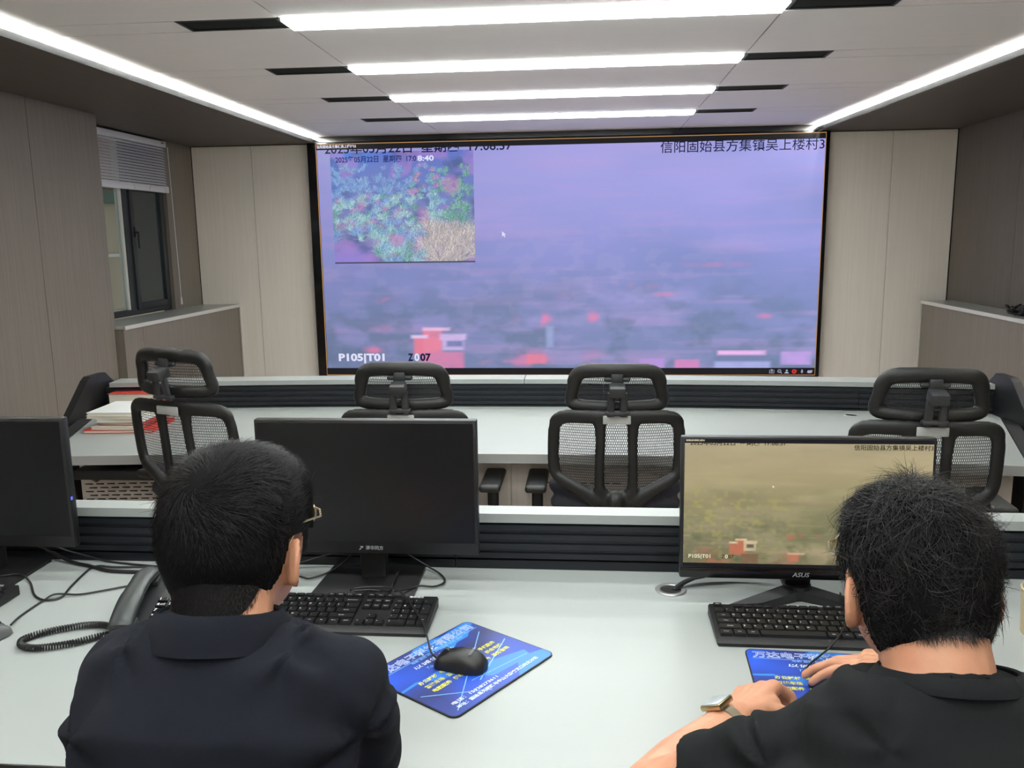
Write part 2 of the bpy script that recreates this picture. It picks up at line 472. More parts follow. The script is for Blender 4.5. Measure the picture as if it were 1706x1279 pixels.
def grass(h, w_):
    """tufts of tall grass on a slope"""
    Y = np.linspace(0, 1, h)[:, None]; X = np.linspace(0, 1, w_)[None]
    img = np.zeros((h, w_, 3)); base = np.array([(96, 116, 196), (110, 126, 186), (124, 128, 176), (150, 132, 186)], float)
    for c in range(3): img[..., c] = np.interp(Y[:, 0], [0, .4, .7, 1], base[:, c])[:, None]
    mixc(img, np.clip(1-(X+Y*.9)*2.2, 0, 1)*.9, (60, 128, 220))
    n = fbm(h, w_, 8, 10, 4); mixc(img, np.clip((n-.5)*3, 0, .8), (74, 92, 140))
    mixc(img, np.clip((fbm(h, w_, 6, 8, 3)-.52)*4, 0, .6), (176, 130, 204))
    road = np.clip((Y-.78)*6, 0, 1)*np.clip((.34-X)*6, 0, 1); mixc(img, road*.8, (146, 128, 212))
    pal = {0: [(126, 164, 206), (98, 142, 210), (150, 176, 214)], 1: [(152, 196, 202), (122, 172, 176), (182, 212, 216)], 2: [(186, 180, 186), (214, 204, 192), (150, 142, 156)],
           3: [(104, 160, 154), (88, 142, 142), (146, 190, 172)], 4: [(178, 148, 196), (196, 140, 176), (150, 136, 196)]}
    tufts = []
    for _ in range(520):
        x = rng.random(); y = .12+.88*rng.random()
        if x < .3 and y > .8: continue
        if x > .64 and y > .68: k = 2
        elif x > .8: k = 3
        elif y < .4: k = 0 if x < .55 else int(rng.choice([0, 4, 3]))
        else: k = int(rng.choice([1, 1, 3, 0, 1, 0, 4]))
        tufts.append((y, x, k))
    tufts.sort()
    for y, x, k in tufts:
        sz = (.022+.055*y)*(1.9 if k == 2 else 1)
        for _ in range(int(36+30*y)):
            a = rng.normal(0, .6); L = sz*(.5+.7*rng.random())*h; px = x*w_+rng.normal(0, .25)*sz*w_*.6; py = y*h+rng.random()*5
            c = np.array(pal[k][int(rng.integers(3))], float)*(.72+.5*rng.random()); n_ = max(3, int(L*1.3))
            t = np.linspace(0, 1, n_); xs = (px+np.sin(a)*L*t*(.5+.7*t)).astype(int); yy = (py-np.cos(a)*L*t*(1-.35*t*abs(a))).astype(int)
            ok = (xs >= 0) & (xs < w_) & (yy >= 0) & (yy < h)
            img[yy[ok], xs[ok]] = c*.55+img[yy[ok], xs[ok]]*.45
    mixc(img, soft_blob(h, w_, .46, .79, .05, .06)*.6, (206, 140, 196)); mixc(img, soft_blob(h, w_, .64, .56, .05, .08)*.4, (206, 110, 170))
    mixc(img, soft_blob(h, w_, .84, .30, .07, .10)*.5, (220, 130, 196))
    mixc(img, soft_rect(h, w_, -.1, 1.1, .982, 1.1, 1), (70, 74, 96))
    return np.clip(img, 0, 255)

def picture(name, img, O, U, V, parent):
    """display panel whose pixels carry img; O = lower-left corner, U, V = edge vectors"""
    h, w_ = img.shape[:2]; O = np.array(O); U = np.array(U); V = np.array(V)
    gx = np.linspace(0, 1, w_); gy = np.linspace(0, 1, h)
    co = (O[None, None]+U[None, None]*gx[None, :, None]+V[None, None]*gy[:, None, None]).reshape(-1, 3)
    idx = np.arange(h*w_).reshape(h, w_)
    q = np.stack([idx[:-1, :-1], idx[:-1, 1:], idx[1:, 1:], idx[1:, :-1]], -1).reshape(-1, 4)
    me = bpy.data.meshes.new(name)
    me.vertices.add(h*w_); me.vertices.foreach_set('co', co.ravel())
    me.loops.add(q.size); me.loops.foreach_set('vertex_index', q.ravel().astype(np.int32))
    me.polygons.add(len(q)); me.polygons.foreach_set('loop_start', np.arange(0, q.size, 4).astype(np.int32))
    me.update(calc_edges=True); me.validate()
    a = img[::-1]/255.; lin = np.where(a <= .04045, a/12.92, ((a+.055)/1.055)**2.4)
    at = me.color_attributes.new('picture', 'FLOAT_COLOR', 'POINT')
    at.data.foreach_set('color', np.concatenate([lin.reshape(-1, 3), np.ones((h*w_, 1))], 1).ravel().astype(np.float32))
    return new_obj(name, me, M['display'], parent)
# ------------------------------------------------------------------ the room shell
Y_BACK, Y_REAR, Z_SOF, Z_CEIL = 7.08, -2.6, 2.2736, 2.322
KC = (Z_CEIL-1.48)/.8837
XL_NEAR, XL_REC, XR = -3.055, -3.33, 2.893
sof_r = lambda y: 1.806+(7-y)*.066          # inner edge of the right soffit
SOF_L = -2.245

bm = NB(); box2(bm, (-3.6, Y_REAR-.1, -.1), (3.1, Y_BACK+.15, 0)); struct('floor', bm, M['floor'])

def panel_row(bm, fixed, spans, z0, z1, axis, t=.018, gap=.004, mi=0):
    """wall panels with narrow open joints; fixed = face position, panels grow away from the room"""
    for a, b in spans:
        if axis == 'y': box2(bm, (fixed, a+gap/2, z0), (fixed+t, b-gap/2, z1), mi=mi)
        else: box2(bm, (a+gap/2, fixed, z0), (b-gap/2, fixed+t, z1), mi=mi)

bm = NB()
panel_row(bm, XL_NEAR, [(-2.6, -1.45), (-1.45, -.25), (-.25, .95), (.95, 2.15), (2.15, 3.35), (3.35, 4.545), (4.545, 5.21)], 0, Z_SOF, 'y', -.018)
box2(bm, (XL_NEAR-.02, Y_REAR, 0), (XL_NEAR-.12, 5.2, 2.5), mi=1)
box2(bm, (XL_NEAR-.001, 5.205, .93), (XL_REC-.06, 5.223, Z_SOF))                # return into the window recess
box2(bm, (XL_REC, 6.60, .93), (XL_REC-.1, 7.078, Z_SOF))                        # pier between the window and the corner
box2(bm, (XL_REC, 5.2, 0), (XL_REC-.1, 7.1, .93), mi=1)
box2(bm, (XL_REC-.03, 5.2, 2.262), (XL_REC-.1, 6.62, 2.5), mi=1)
struct('wall_left', bm, [M['wood_wall'], M['void']])
bm = NB()
panel_row(bm, -3.0, [(5.22, 5.46), (5.46, 7.076)], 0, .922, 'y', -.3)
struct('wall_left_low', bm, [M['wood_wall']])
bm = NB(); box2(bm, (-2.992, 5.224, .924), (XL_REC, 7.078, .946), bev=.002); box2(bm, (-2.988, 5.224, .922), (-2.998, 7.078, .948), mi=1)
box2(bm, (-2.996, 7.07, .3), (-2.99, 7.078, .946), mi=1)
struct('trim_1', bm, [M['sill'], M['trim']])

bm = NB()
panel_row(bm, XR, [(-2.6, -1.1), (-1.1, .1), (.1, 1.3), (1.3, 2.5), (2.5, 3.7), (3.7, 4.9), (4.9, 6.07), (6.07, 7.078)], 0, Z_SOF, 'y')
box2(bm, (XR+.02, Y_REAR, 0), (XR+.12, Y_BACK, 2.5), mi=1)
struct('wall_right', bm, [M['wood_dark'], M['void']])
bm = NB(); panel_row(bm, 2.66, [(2.2, 4.2), (4.2, 6.96)], 0, .922, 'y', .225)
struct('wall_right_low', bm, [M['wood_wall']])
bm = NB(); box2(bm, (2.652, 2.2, .924), (XR, 6.965, .946), bev=.002); box2(bm, (2.648, 2.2, .922), (2.658, 6.965, .948), mi=1)
box2(bm, (2.648, 6.956, 0), (2.658, 6.965, .946), mi=1)
struct('trim_2', bm, [M['sill'], M['trim']])

bm = NB()
panel_row(bm, Y_BACK, [(-3.326, -2.805), (-2.805, -2.30), (1.90, 2.402), (2.402, 2.888)], 0, Z_SOF-.006, 'x')
panel_row(bm, Y_BACK, [(-2.30, 1.90)], 0, .30, 'x')
box2(bm, (-3.5, Y_BACK+.02, 0), (3.1, Y_BACK+.1, 2.6), mi=1)
struct('wall_back', bm, [M['beige'], M['void']])
bm = NB(); panel_row(bm, Y_REAR, [(-3.06+1.19*k, -3.06+1.19*(k+1)) for k in range(5)], 0, Z_CEIL, 'x', -.018)
box2(bm, (-3.2, Y_REAR-.02, 0), (3.1, Y_REAR-.1, 2.5), mi=1)
struct('wall_rear', bm, [M['beige'], M['void']])

# black recess between the screen top and the ceiling
bm = NB(); box2(bm, (-2.26, 7.03, 2.274), (1.86, 7.078, Z_CEIL+.002), bev=.004); struct('trim_3', bm, M['black_gloss'])

# soffits of dark wood with a thin black lip
bm = NB()
box2(bm, (-3.45, Y_REAR, Z_SOF), (SOF_L-.008, Y_BACK+.02, Z_SOF+.006)); box2(bm, (SOF_L-.008, Y_REAR, Z_SOF-.001), (SOF_L, Y_BACK-.05, Z_SOF+.030), mi=1)
box2(bm, (-2.62, Y_REAR, Z_SOF+.01), (-2.60, Y_BACK, Z_CEIL+.012), mi=2)
struct('ceiling_soffit_left', bm, [M['wood_soffit'], M['frame_dark'], M['white_desk']])
bm = NB()
a, b = sof_r(Y_REAR), sof_r(Y_BACK+.02)
prism(bm, [(a+.008, Y_REAR), (b+.008, Y_BACK+.02), (3.0, Y_BACK+.02), (3.0, Y_REAR)], Z_SOF, Z_SOF+.006, 'z')
prism(bm, [(a, Y_REAR), (b, Y_BACK-.05), (b+.008, Y_BACK-.05), (a+.008, Y_REAR)], Z_SOF-.001, Z_SOF+.030, 'z', 1)
prism(bm, [(a+.37, Y_REAR), (b+.37, Y_BACK), (b+.39, Y_BACK), (a+.39, Y_REAR)], Z_SOF+.01, Z_CEIL+.012, 'z', 2)
struct('ceiling_soffit_right', bm, [M['wood_soffit'], M['frame_dark'], M['white_desk']])

# flat panel ceiling with open joints
rows = [(KC*a_, KC*b_) for a_, b_ in [(3.49-.96*k, 3.665-.96*k) for k in range(5, 0, -1)] + [(3.49, 3.665), (4.47, 4.65), (5.41, 5.585), (6.36, 6.54)]]
X_A, X_B, G = -1.236*KC, .786*KC, .0062
V_A, V_B = -1.674*KC, 1.214*KC
bm = NB()
edges = [Y_REAR]+[e for r_ in rows for e in r_]+[Y_BACK+.02]
t = .012
for i in range(len(edges)-1):
    y0, y1 = edges[i]+G/2, edges[i+1]-G/2
    is_row = i % 2 == 1
    if not is_row:
        box2(bm, (X_A+G/2, y0, Z_CEIL), (X_B-G/2, y1, Z_CEIL+t))
        box2(bm, (-2.60, y0, Z_CEIL), (X_A-G/2, y1, Z_CEIL+t)); box2(bm, (X_B+G/2, y0, Z_CEIL), (2.75, y1, Z_CEIL+t))
    else:
        box2(bm, (-2.60, y0, Z_CEIL), (V_A, y1, Z_CEIL+t)); box2(bm, (V_B, y0, Z_CEIL), (2.75, y1, Z_CEIL+t))
box2(bm, (-3.5, Y_REAR-.1, Z_CEIL+.06), (3.1, Y_BACK+.15, Z_CEIL+.1), mi=1)
struct('ceiling', bm, [M['ceiling'], M['void']])

# ------------------------------------------------------------------ ceiling lights and vents
n_rows = len(rows)
ordn = ['nearest the screen', 'second from the screen', 'third from the screen', 'fourth from the screen at the top edge of the photo']
for i, (y0, y1) in enumerate(rows):  # rows above and behind the camera are unseen, repeated there for their light
    yc = (y0+y1)/2; back = n_rows-1-i
    lb = 'white linear ceiling light, ' + (ordn[back] if back < 4 else 'above the operators, %s row behind the photo edge' % ('first', 'second', 'third', 'fourth', 'fifth')[back-4])
    L_ = empty('ceiling_light', ((X_A+X_B)/2, yc, Z_CEIL), 0, lb, 'ceiling light', 'linear ceiling lights')
    hw = (X_B-X_A)/2-.004; hd = (y1-y0)/2-.003
    bm = NB(); box2(bm, (-hw+.004, -hd+.004, -.011), (hw-.004, hd-.004, .010)); obj('diffuser', bm, M['lamp'], L_)
    bm = NB()
    for s in (-1, 1):
        box2(bm, (-hw, s*hd, 0), (hw, s*(hd-.006), .02)); box2(bm, (s*hw, -hd, 0), (s*(hw-.006), hd, .02))
    box2(bm, (-hw, -hd, .02), (hw, hd, .03)); obj('housing', bm, M['alu'], L_)
    if back > 4: continue
    for s, (xa, xb) in ((0, (V_A+.002, X_A-.004)), (1, (X_B+.004, V_B-.002))):
        lb = 'black slotted air vent %s of the ceiling light %s' % (('left', 'right')[s], ordn[back].split(' at ')[0] if back < 4 else 'above the operators')
        V_ = empty('ceiling_vent', ((xa+xb)/2, yc, Z_CEIL), 0, lb, 'air vent', 'black ceiling vents')
        hw2 = (xb-xa)/2-.001; hd2 = hd-.001
        bm = NB(); box2(bm, (-hw2, -hd2, .022), (hw2, hd2, .03))
        for q in (-1, 1):
            box2(bm, (-hw2, q*hd2, 0), (hw2, q*(hd2-.012), .024)); box2(bm, (q*hw2, -hd2, 0), (q*(hw2-.012), hd2, .024))
        obj('vent_frame', bm, M['vent'], V_)
        proto = None
        for k in range(6):
            yy = -hd2+.025+k*(2*hd2-.05)/5
            if proto is None:
                bm = NB(); box(bm, (0, 0, .012), (2*hw2-.024, .003, .018), Matrix.Rotation(.6, 3, 'X')); proto = obj('vent_slat', bm, M['vent_slat'], V_); c = proto
            else: c = proto.copy(); COL.objects.link(c)
            c.location = (0, yy, 0)

for side, lb in (('left', 'white LED strip in the cove along the left soffit'), ('right', 'white LED strip in the cove along the right soffit')):
    bm = NB()
    if side == 'left': box2(bm, (-2.270, Y_REAR+.02, Z_SOF+.020), (-2.258, Y_BACK-.06, Z_SOF+.028))
    else:
        prism(bm, [(a+.013, Y_REAR+.02), (b+.013, Y_BACK-.06), (b+.025, Y_BACK-.06), (a+.025, Y_REAR+.02)], Z_SOF+.020, Z_SOF+.028, 'z')
    tag(obj('led_strip', bm, M['cove'], None, False), lb, 'strip light', 'cove strip lights')

# ------------------------------------------------------------------ window with blind, and what lies outside
WX = -3.37
def rect_frame(bm, x, y0, y1, z0, z1, w_, d, mi=0):
    for (p, q) in (((y0, z0), (y0+w_, z1)), ((y1-w_, z0), (y1, z1)), ((y0+w_, z0), (y1-w_, z0+w_)), ((y0+w_, z1-w_), (y1-w_, z1))):
        box2(bm, (x, p[0], p[1]), (x-d, q[0], q[1]), bev=.003, mi=mi)
bm = NB(); rect_frame(bm, WX+.012, 5.23, 6.598, .948, 2.262, .045, .05); box2(bm, (WX+.012, 5.985, .99), (WX-.038, 6.06, 2.22), bev=.003)
box2(bm, (WX+.006, 5.955, .99), (WX-.03, 5.984, 2.22), mi=1)
W1 = struct('window_1', bm, [M['frame_dark'], M['trim']])
gm = bpy.data.materials.new('window_glass'); gm.use_nodes = True
nt = gm.node_tree; g_ = nt.nodes.new('ShaderNodeBsdfGlossy'); g_.inputs['Roughness'].default_value = .02; tr = nt.nodes.new('ShaderNodeBsdfTransparent'); tr.inputs[0].default_value = (.86, .9, .88, 1)
fr = nt.nodes.new('ShaderNodeFresnel'); fr.inputs[0].default_value = 1.45; mx = nt.nodes.new('ShaderNodeMixShader')
mx.inputs[0].default_value = .10; nt.links.new(tr.outputs[0], mx.inputs[1]); nt.links.new(g_.outputs[0], mx.inputs[2]); nt.links.new(mx.outputs[0], nt.nodes['Material Output'].inputs[0])
bm = NB(); box2(bm, (WX-.008, 5.275, .99), (WX-.014, 5.955, 2.22)); obj('fixed_pane', bm, gm, W1, False)
bm = NB(); rect_frame(bm, WX+.026, 6.062, 6.56, .985, 2.225, .05, .034); cs = obj('casement', bm, M['frame_dark'], W1)
bm = NB(); box2(bm, (WX+.008, 6.111, 1.034), (WX, 6.511, 2.176)); obj('pane', bm, M['glass_dark'], cs, False)
bm = NB(); box2(bm, (WX+.026, 6.078, 1.52), (WX+.036, 6.10, 1.60), bev=.003); box2(bm, (WX+.036, 6.082, 1.55), (WX+.06, 6.096, 1.565), bev=.002); box2(bm, (WX+.05, 6.081, 1.44), (WX+.062, 6.097, 1.565), bev=.004)
obj('window_handle', bm, M['black'], cs)

bl = empty('venetian_blind', (-3.325, 5.95, 2.262), 0, 'white slatted blind pulled up over the left window', 'window blind')
bm = NB(); box2(bm, (-.02, -.68, -.045), (.025, .645, -.002), bev=.003); obj('head_rail', bm, M['white_pvc'], bl)
bm = NB(); box2(bm, (.0255, .57, -.02), (.0262, .61, -.012)); obj('maker_mark', bm, M['black'], bl)
proto = None
for k in range(14):
    if proto is None:
        bm = NB(); box(bm, (0, -.02, 0), (.0245, 1.32, .0012), Matrix.Rotation(math.radians(48), 3, 'Y')); proto = obj('slat', bm, M['white_pvc'], bl); c = proto
    else: c = proto.copy(); COL.objects.link(c)
    c.location = (.004, 0, -.060-k*.0208)
bm = NB(); box2(bm, (-.016, -.68, -.395), (.022, .645, -.345), bev=.004); obj('bottom_stack', bm, M['white_pvc'], bl)
for yy, sl in ((.12, 0), (.36, -.03), (.58, 0)):
    bm = NB(); tube(bm, [(.024, yy-.0-sl*0, -.35), (.0245, yy+sl, -.398)], .003, 6); obj('ladder_tape', bm, M['white_pvc'], bl)
bm = NB(); tube(bm, smooth_path([(.03, .655, -.04), (.035, .66, -.6), (.035, .675, -1.1), (.03, .685, -1.22)], 6), .0028, 6); ld = obj('pull_cord', bm, M['white_pvc'], bl)
bm = NB(); cyl(bm, (.03, .686, -1.28), .009, .06, 12, 'z', .006); obj('cord_weight', bm, M['white_pvc'], ld)

ob = empty('neighbour_building', (-4.6, 6.9, 0), 0, 'pale building wall seen outside through the left window', 'building')
bm = NB(); box2(bm, (-.2, -3.0, 0), (0, 3.0, 4.)); obj('wall', bm, mat('outside_plaster', (176, 160, 132), .9, var=.2, vscale=(2, 2, 2)), ob)
bm = NB(); box2(bm, (0, -1.5, 2.0), (.03, 1.6, 2.6)); obj('brick_band', bm, mat('outside_brick', (150, 96, 74), .9, var=.3, vscale=(2, 30, 30)), ob)
bm = NB(); box2(bm, (0, -1.5, 1.86), (.05, 1.6, 1.98)); obj('awning', bm, mat('outside_green', (52, 82, 64), .8), ob)
for z_ in (.8, 1.35): 
    bm = NB(); box2(bm, (0, -1.5, z_), (.02, 1.6, z_+.03)); obj('ledge', bm, M['panel_grey'], ob)
# ------------------------------------------------------------------ the video wall
vw = empty('video_wall', (-.2, Y_BACK, .30), 0, 'huge LED video wall on the back wall showing a hazy purple hillside camera feed', 'video wall')
OX, OY, OZ = -(-.2), -Y_BACK, -.30
def vloc(x, y, z): return (x+OX, y+OY, z+OZ)
bm = NB(); box2(bm, vloc(-2.298, 7.004, .312), vloc(1.899, 7.079, 2.272), bev=.003); obj('bezel', bm, M['black_gloss'], vw)
IMG = landscape(170, 340, VP)
# brighter, pinker right-hand side, darker left
x_ = np.linspace(0, 1, 340)[None, :, None]
IMG = np.clip(IMG*(.98+.10*x_), 0, 255)
picture('display', IMG, vloc(-2.215, 7.002, .398), (4.078, 0, 0), (0, 0, 1.815), vw)
picture('inset_picture', grass(260, 342), vloc(-2.105, 6.999, 1.285), (1.189, 0, 0), (0, 0, .905), vw)
bm = NB(); box2(bm, vloc(-2.220, 6.996, 2.213), vloc(1.864, 7.003, 2.255)); obj('title_bar', bm, M['px_dark'], vw, False)
bm = NB(); box2(bm, vloc(-2.220, 6.996, .342), vloc(1.864, 7.003, .398)); obj('toolbar', bm, M['px_dark'], vw, False)
bm = NB()
for p, q in (((-2.224, 2.255), (1.868, 2.261)), ((-2.224, .336), (1.868, .342)), ((-2.224, .336), (-2.219, 2.261)), ((1.864, .336), (1.868, 2.261))):
    box2(bm, vloc(p[0], 6.998, p[1]), vloc(q[0], 7.004, q[1]))
obj('gold_border', bm, M['px_gold'], vw, False)
def vt(name, s, x, z, size, m, width, bold=.0, y=6.9985, align='LEFT'):
    return text_obj(name, s, size, WALLM(*vloc(x, y, z)), m, vw, bold, align, width)
vt('date_lettering', '2025年05月22日  星期四  17:08:37', -2.15, 2.213, .098, M['px_text_dark'], 1.55, .012)
vt('place_lettering', '信阳固始县方集镇吴上楼村3', .584, 2.166, .098, M['px_text_dark'], 1.27, .004)
vt('title_lettering', '信阳固始县方集镇吴上楼村03', -2.212, 2.236, .028, M['px_text_light'], .33, .02, 6.9945)
vt('inset_lettering', '2025年05月22日  星期四  17:0', -2.061, 2.128, .058, M['px_text_blue'], .675, .02, 6.9965)
vt('inset_lettering', '8:40', -1.375, 2.128, .058, M['px_text_light'], .135, .03, 6.9965)
vt('camera_code_lettering', 'P105|T01', -2.117, .487, .085, M['px_text_light'], .40, .04)
vt('zoom_lettering', 'Z', -1.507, .487, .085, M['px_text_dark'], .045, .04); vt('zoom_lettering', '0', -1.455, .487, .085, M['px_text_light'], .043, .04); vt('zoom_lettering', '07', -1.405, .487, .085, M['px_text_dark'], .092, .04)
def poly(bm, pts, M_):
    f = bm.faces.new([bm.verts.new(M_ @ Vector((p[0], p[1], 0))) for p in pts])
def disc(bm, c, r, M_, n=16, r_in=0):
    if r_in == 0: poly(bm, [(c[0]+r*math.cos(2*PI*k/n), c[1]+r*math.sin(2*PI*k/n)) for k in range(n)], M_)
    else:
        for k in range(n):
            a0, a1 = 2*PI*k/n, 2*PI*(k+1)/n
            poly(bm, [(c[0]+r*math.cos(a0), c[1]+r*math.sin(a0)), (c[0]+r*math.cos(a1), c[1]+r*math.sin(a1)), (c[0]+r_in*math.cos(a1), c[1]+r_in*math.sin(a1)), (c[0]+r_in*math.cos(a0), c[1]+r_in*math.sin(a0))], M_)
def rct(bm, x0, y0, x1, y1, M_): poly(bm, [(x0, y0), (x1, y0), (x1, y1), (x0, y1)], M_)
for k, px in enumerate((1.520, 1.583, 1.640, 1.699, 1.762, 1.824)):
    Mx = WALLM(*vloc(px, 6.9945, .369)); bm = NB(); s = .018
    if k == 0: rct(bm, -s*1.1, -s*.8, s*1.1, -s*.6, Mx); rct(bm, -s*1.1, s*.5, s*1.1, s*.7, Mx); rct(bm, -s*1.1, -s*.6, -s*.9, s*.5, Mx); rct(bm, s*.9, -s*.6, s*1.1, s*.5, Mx); disc(bm, (0, 0), s*.45, Mx, 14, s*.25); rct(bm, -s*.4, s*.7, s*.3, s, Mx)
    if k == 1: disc(bm, (-.002, .003), s*.85, Mx, 18, s*.6); rct(bm, -s*.45, .001, s*.3, .005, Mx); poly(bm, [(s*.45, -s*.5), (s*.65, -s*.3), (s*1.15, -s*.85), (s*.95, -s*1.05)], Mx)
    if k == 2: disc(bm, (0, s*.45), s*.45, Mx); poly(bm, [(-s*1.1, -s*.9), (s*1.1, -s*.9), (s*.5, -s*.15), (-s*.5, -s*.15)], Mx)
    if k == 3: disc(bm, (0, 0), s*1.0, Mx, 18, s*.55); rct(bm, -s*.25, -s*.2, s*.3, s*.2, Mx); poly(bm, [(s*.7, s*.3), (s*1.2, s*.8), (s*1.2, s*.2)], Mx)
    if k == 4: poly(bm, [(-s*.3, -s*.2), (s*.3, -s*.2), (s*.3, s*.9), (-s*.3, s*.9)], Mx); rct(bm, -s*.08, -s, s*.08, -s*.25, Mx); poly(bm, [(-s*.7, -s*.1), (s*.7, -s*.1), (s*.3, -s*.5), (-s*.3, -s*.5)], Mx)
    if k == 5: poly(bm, [(-s*1.2, -s*.5), (-s*.3, -s*.8), (s*.9, -s*.6), (s*1.1, s*.1), (s*1.3, s*.6), (s*.2, s*.55), (-s*.9, s*.5)], Mx)
    me = bpy.data.meshes.new('toolbar_icon'); bm.to_mesh(me); bm.free(); new_obj('toolbar_icon', me, M['px_red'] if k == 3 else M['px_icon'], vw)
bm = NB(); poly(bm, [(0, 0), (0, -.045), (.011, -.034), (.02, -.05), (.027, -.046), (.019, -.03), (.033, -.03)], WALLM(*vloc(-.69, 6.998, 1.535)))
me = bpy.data.meshes.new('mouse_pointer'); bm.to_mesh(me); bm.free(); new_obj('mouse_pointer', me, M['px_text_light'], vw)
# ------------------------------------------------------------------ the near console desk
def sweep(bm, path, prof, mi=0):
    """sweep a closed (d, z) profile along an XY path; d is measured towards the viewer"""
    P = [Vector((p[0], p[1], 0)) for p in path]; R = []
    for i, p in enumerate(P):
        t = (P[min(i+1, len(P)-1)]-P[max(i-1, 0)]).normalized(); nrm = Vector((t.y, -t.x, 0))
        R.append([bm.verts.new(p+nrm*d+Vector((0, 0, z))) for d, z in prof])
    for i in range(len(R)-1): bridge(bm, R[i], R[i+1], mi)
    f = bm.faces.new(R[0][::-1]); f.material_index = mi
    f = bm.faces.new(R[-1]); f.material_index = mi
def rect(d0, d1, z0, z1): return [(d0, z0), (d1, z0), (d1, z1), (d0, z1)]
def slat_profile(z0, z1, n, depth=.016, lip=.006):
    """front of a cable rail: n bars with grooves"""
    h = (z1-z0)/n; pr = [(0, z0)]
    for k in range(n):
        a = z0+k*h
        pr += [(depth-lip, a+.0015), (depth, a+.004), (depth, a+h-.006), (depth-lip, a+h-.0035)]
        if k < n-1: pr += [(depth-lip, a+h-.001)]
    pr += [(0, z1)]
    return pr

def desk_at(name, label, path_front, path_back, cuts, x_ends):
    D = empty(name, ((path_front[0][0]+path_front[-1][0])/2, (path_front[0][1]+path_back[0][1])/2, 0), 0, label, 'desk')
    o = Vector(D.location)
    loc = lambda path: [(p[0]-o.x, p[1]-o.y) for p in path]
    F_, B_ = loc(path_front), loc(path_back)
    bm = NB(); prism(bm, F_+B_[::-1], .722, .75, 'z'); obj('worktop', bm, M['white_desk'], D, False)
    return D, o, loc, F_, B_
NXA, NXB, NYF, NYB = -1.95, 1.62, 1.022, 1.792
D1, o1, loc1, F1, B1 = desk_at('console_desk', 'near white console desk with black cable rail where two men work', [(NXA, NYF), (NXB, NYF)], [(NXA, NYB), (NXB, NYB)], [], None)
bm = NB(); sweep(bm, F1, rect(.0, .003, .718, .752)); obj('edge_band', bm, M['black_edge'], D1, False)
cuts = [NXA, -1.40, -.292, .83, NXB]
for i in range(len(cuts)-1):
    pth = loc1([(cuts[i]+.001, NYB), (cuts[i+1]-.001, NYB)])
    bm = NB(); sweep(bm, pth, slat_profile(.772, .859, 4)); sweep(bm, pth, rect(0, .013, .7505, .770)); obj('slat_panel', bm, M['slat'], D1, True, 20)
bm = NB(); sweep(bm, B1, rect(-.040, .017, .859, .8795)); obj('top_ledge', bm, M['white_desk'], D1, False)
bm = NB(); sweep(bm, B1, rect(-.035, -.002, .0, .858)); obj('back_panel', bm, M['panel_grey'], D1, False)
for x in (NXA+.03, -.29, NXB-.03):
    bm = NB(); box2(bm, (x-o1.x-.02, NYF-o1.y+.08, 0), (x-o1.x+.02, NYB-o1.y-.001, .7215)); obj('side_panel', bm, M['panel_grey'], D1, False)

# ------------------------------------------------------------------ the curved desk in front
def arc(yc, s, x0, x1, xc=-.26, hw=1.75, n=28): return [(x0+(x1-x0)*k/n, yc-s*((x0+(x1-x0)*k/n-xc)/hw)**2) for k in range(n+1)]
PF = arc(2.79, .11, -1.87, 1.385); PB = arc(3.625, .10, -2.145, 1.665)
D2, o2, loc2, F2, B2 = desk_at('console_desk', 'far curved white console desk with black cable rail below the video wall', PF, PB, [], None)
bm = NB(); sweep(bm, F2, rect(0, .003, .718, .751)); obj('edge_band', bm, M['desk_edge'], D2, False)
for s, (p, q) in ((-1, (PF[0], PB[0])), (1, (PB[-1], PF[-1]))):
    bm = NB(); sweep(bm, loc2([p, q]), rect(-.05, -.003, .70, .754)); obj('end_trim', bm, M['black_edge'], D2, False)
def sub(path, x0, x1): return [p for p in path if x0-1e-6 <= p[0] <= x1+1e-6]
def seg(yc, s, x0, x1, n=14): return arc(yc, s, x0, x1, n=n)
cuts = [-2.12, -1.02, .075, 1.13, 1.64]
for i in range(4):
    pth = loc2(seg(3.625, .10, cuts[i]+.0008, cuts[i+1]-.0008))
    bm = NB(); sweep(bm, pth, slat_profile(.758, .853, 4)); sweep(bm, pth, rect(0, .012, .7505, .757)); obj('slat_panel', bm, M['slat'], D2, True, 20)
for a, b in ((-2.10, -.27), (-.267, 1.64)):
    bm = NB(); sweep(bm, loc2(seg(3.625, .10, a, b)), rect(-.10, .02, .853, .873)); obj('top_ledge', bm, M['white_desk'], D2, False)
bm = NB(); sweep(bm, B2, rect(-.07, -.002, 0, .852)); obj('back_panel', bm, M['panel_grey'], D2, False)
for sx, x in ((-1, -2.135), (1, 1.655)):
    bm = NB(); pr = [(3.17, .70), (3.19, .745), (3.37, .905), (3.395, .918), (3.51, .918), (3.525, .905), (3.66, .80), (3.66, .0), (3.30, .0)]
    prism(bm, [(p[0]-o2.y-.015*(sx > 0), p[1]) for p in pr], x-o2.x-.016, x-o2.x+.016, 'x'); obj('end_panel', bm, M['black'], D2, False)
jo = [-1.86, -1.35, -.81, -.27, .27, .81, 1.42]
for i in range(6):
    pth = loc2(seg(2.945, .11, jo[i]+.002, jo[i+1]-.002))
    bm = NB(); sweep(bm, pth, rect(-.02, 0, .08, .720)); p_ = obj('under_panel', bm, M['panel_grey'], D2, False)
    bm = NB(); xm = (jo[i]+jo[i+1])/2 if i else -1.70
    for r_ in range(6 if i == 0 else 1):
        for c_ in range(7):
            x = xm-.13+c_*.040+(.014 if r_ % 2 else 0); y = 2.945-.11*((x+.26)/1.75)**2
            box(bm, (x-o2.x, y-o2.y-.0005, .605-r_*.0145), (.028, .004, .0036))
    obj('vent_slots', bm, M['void'], p_, False)
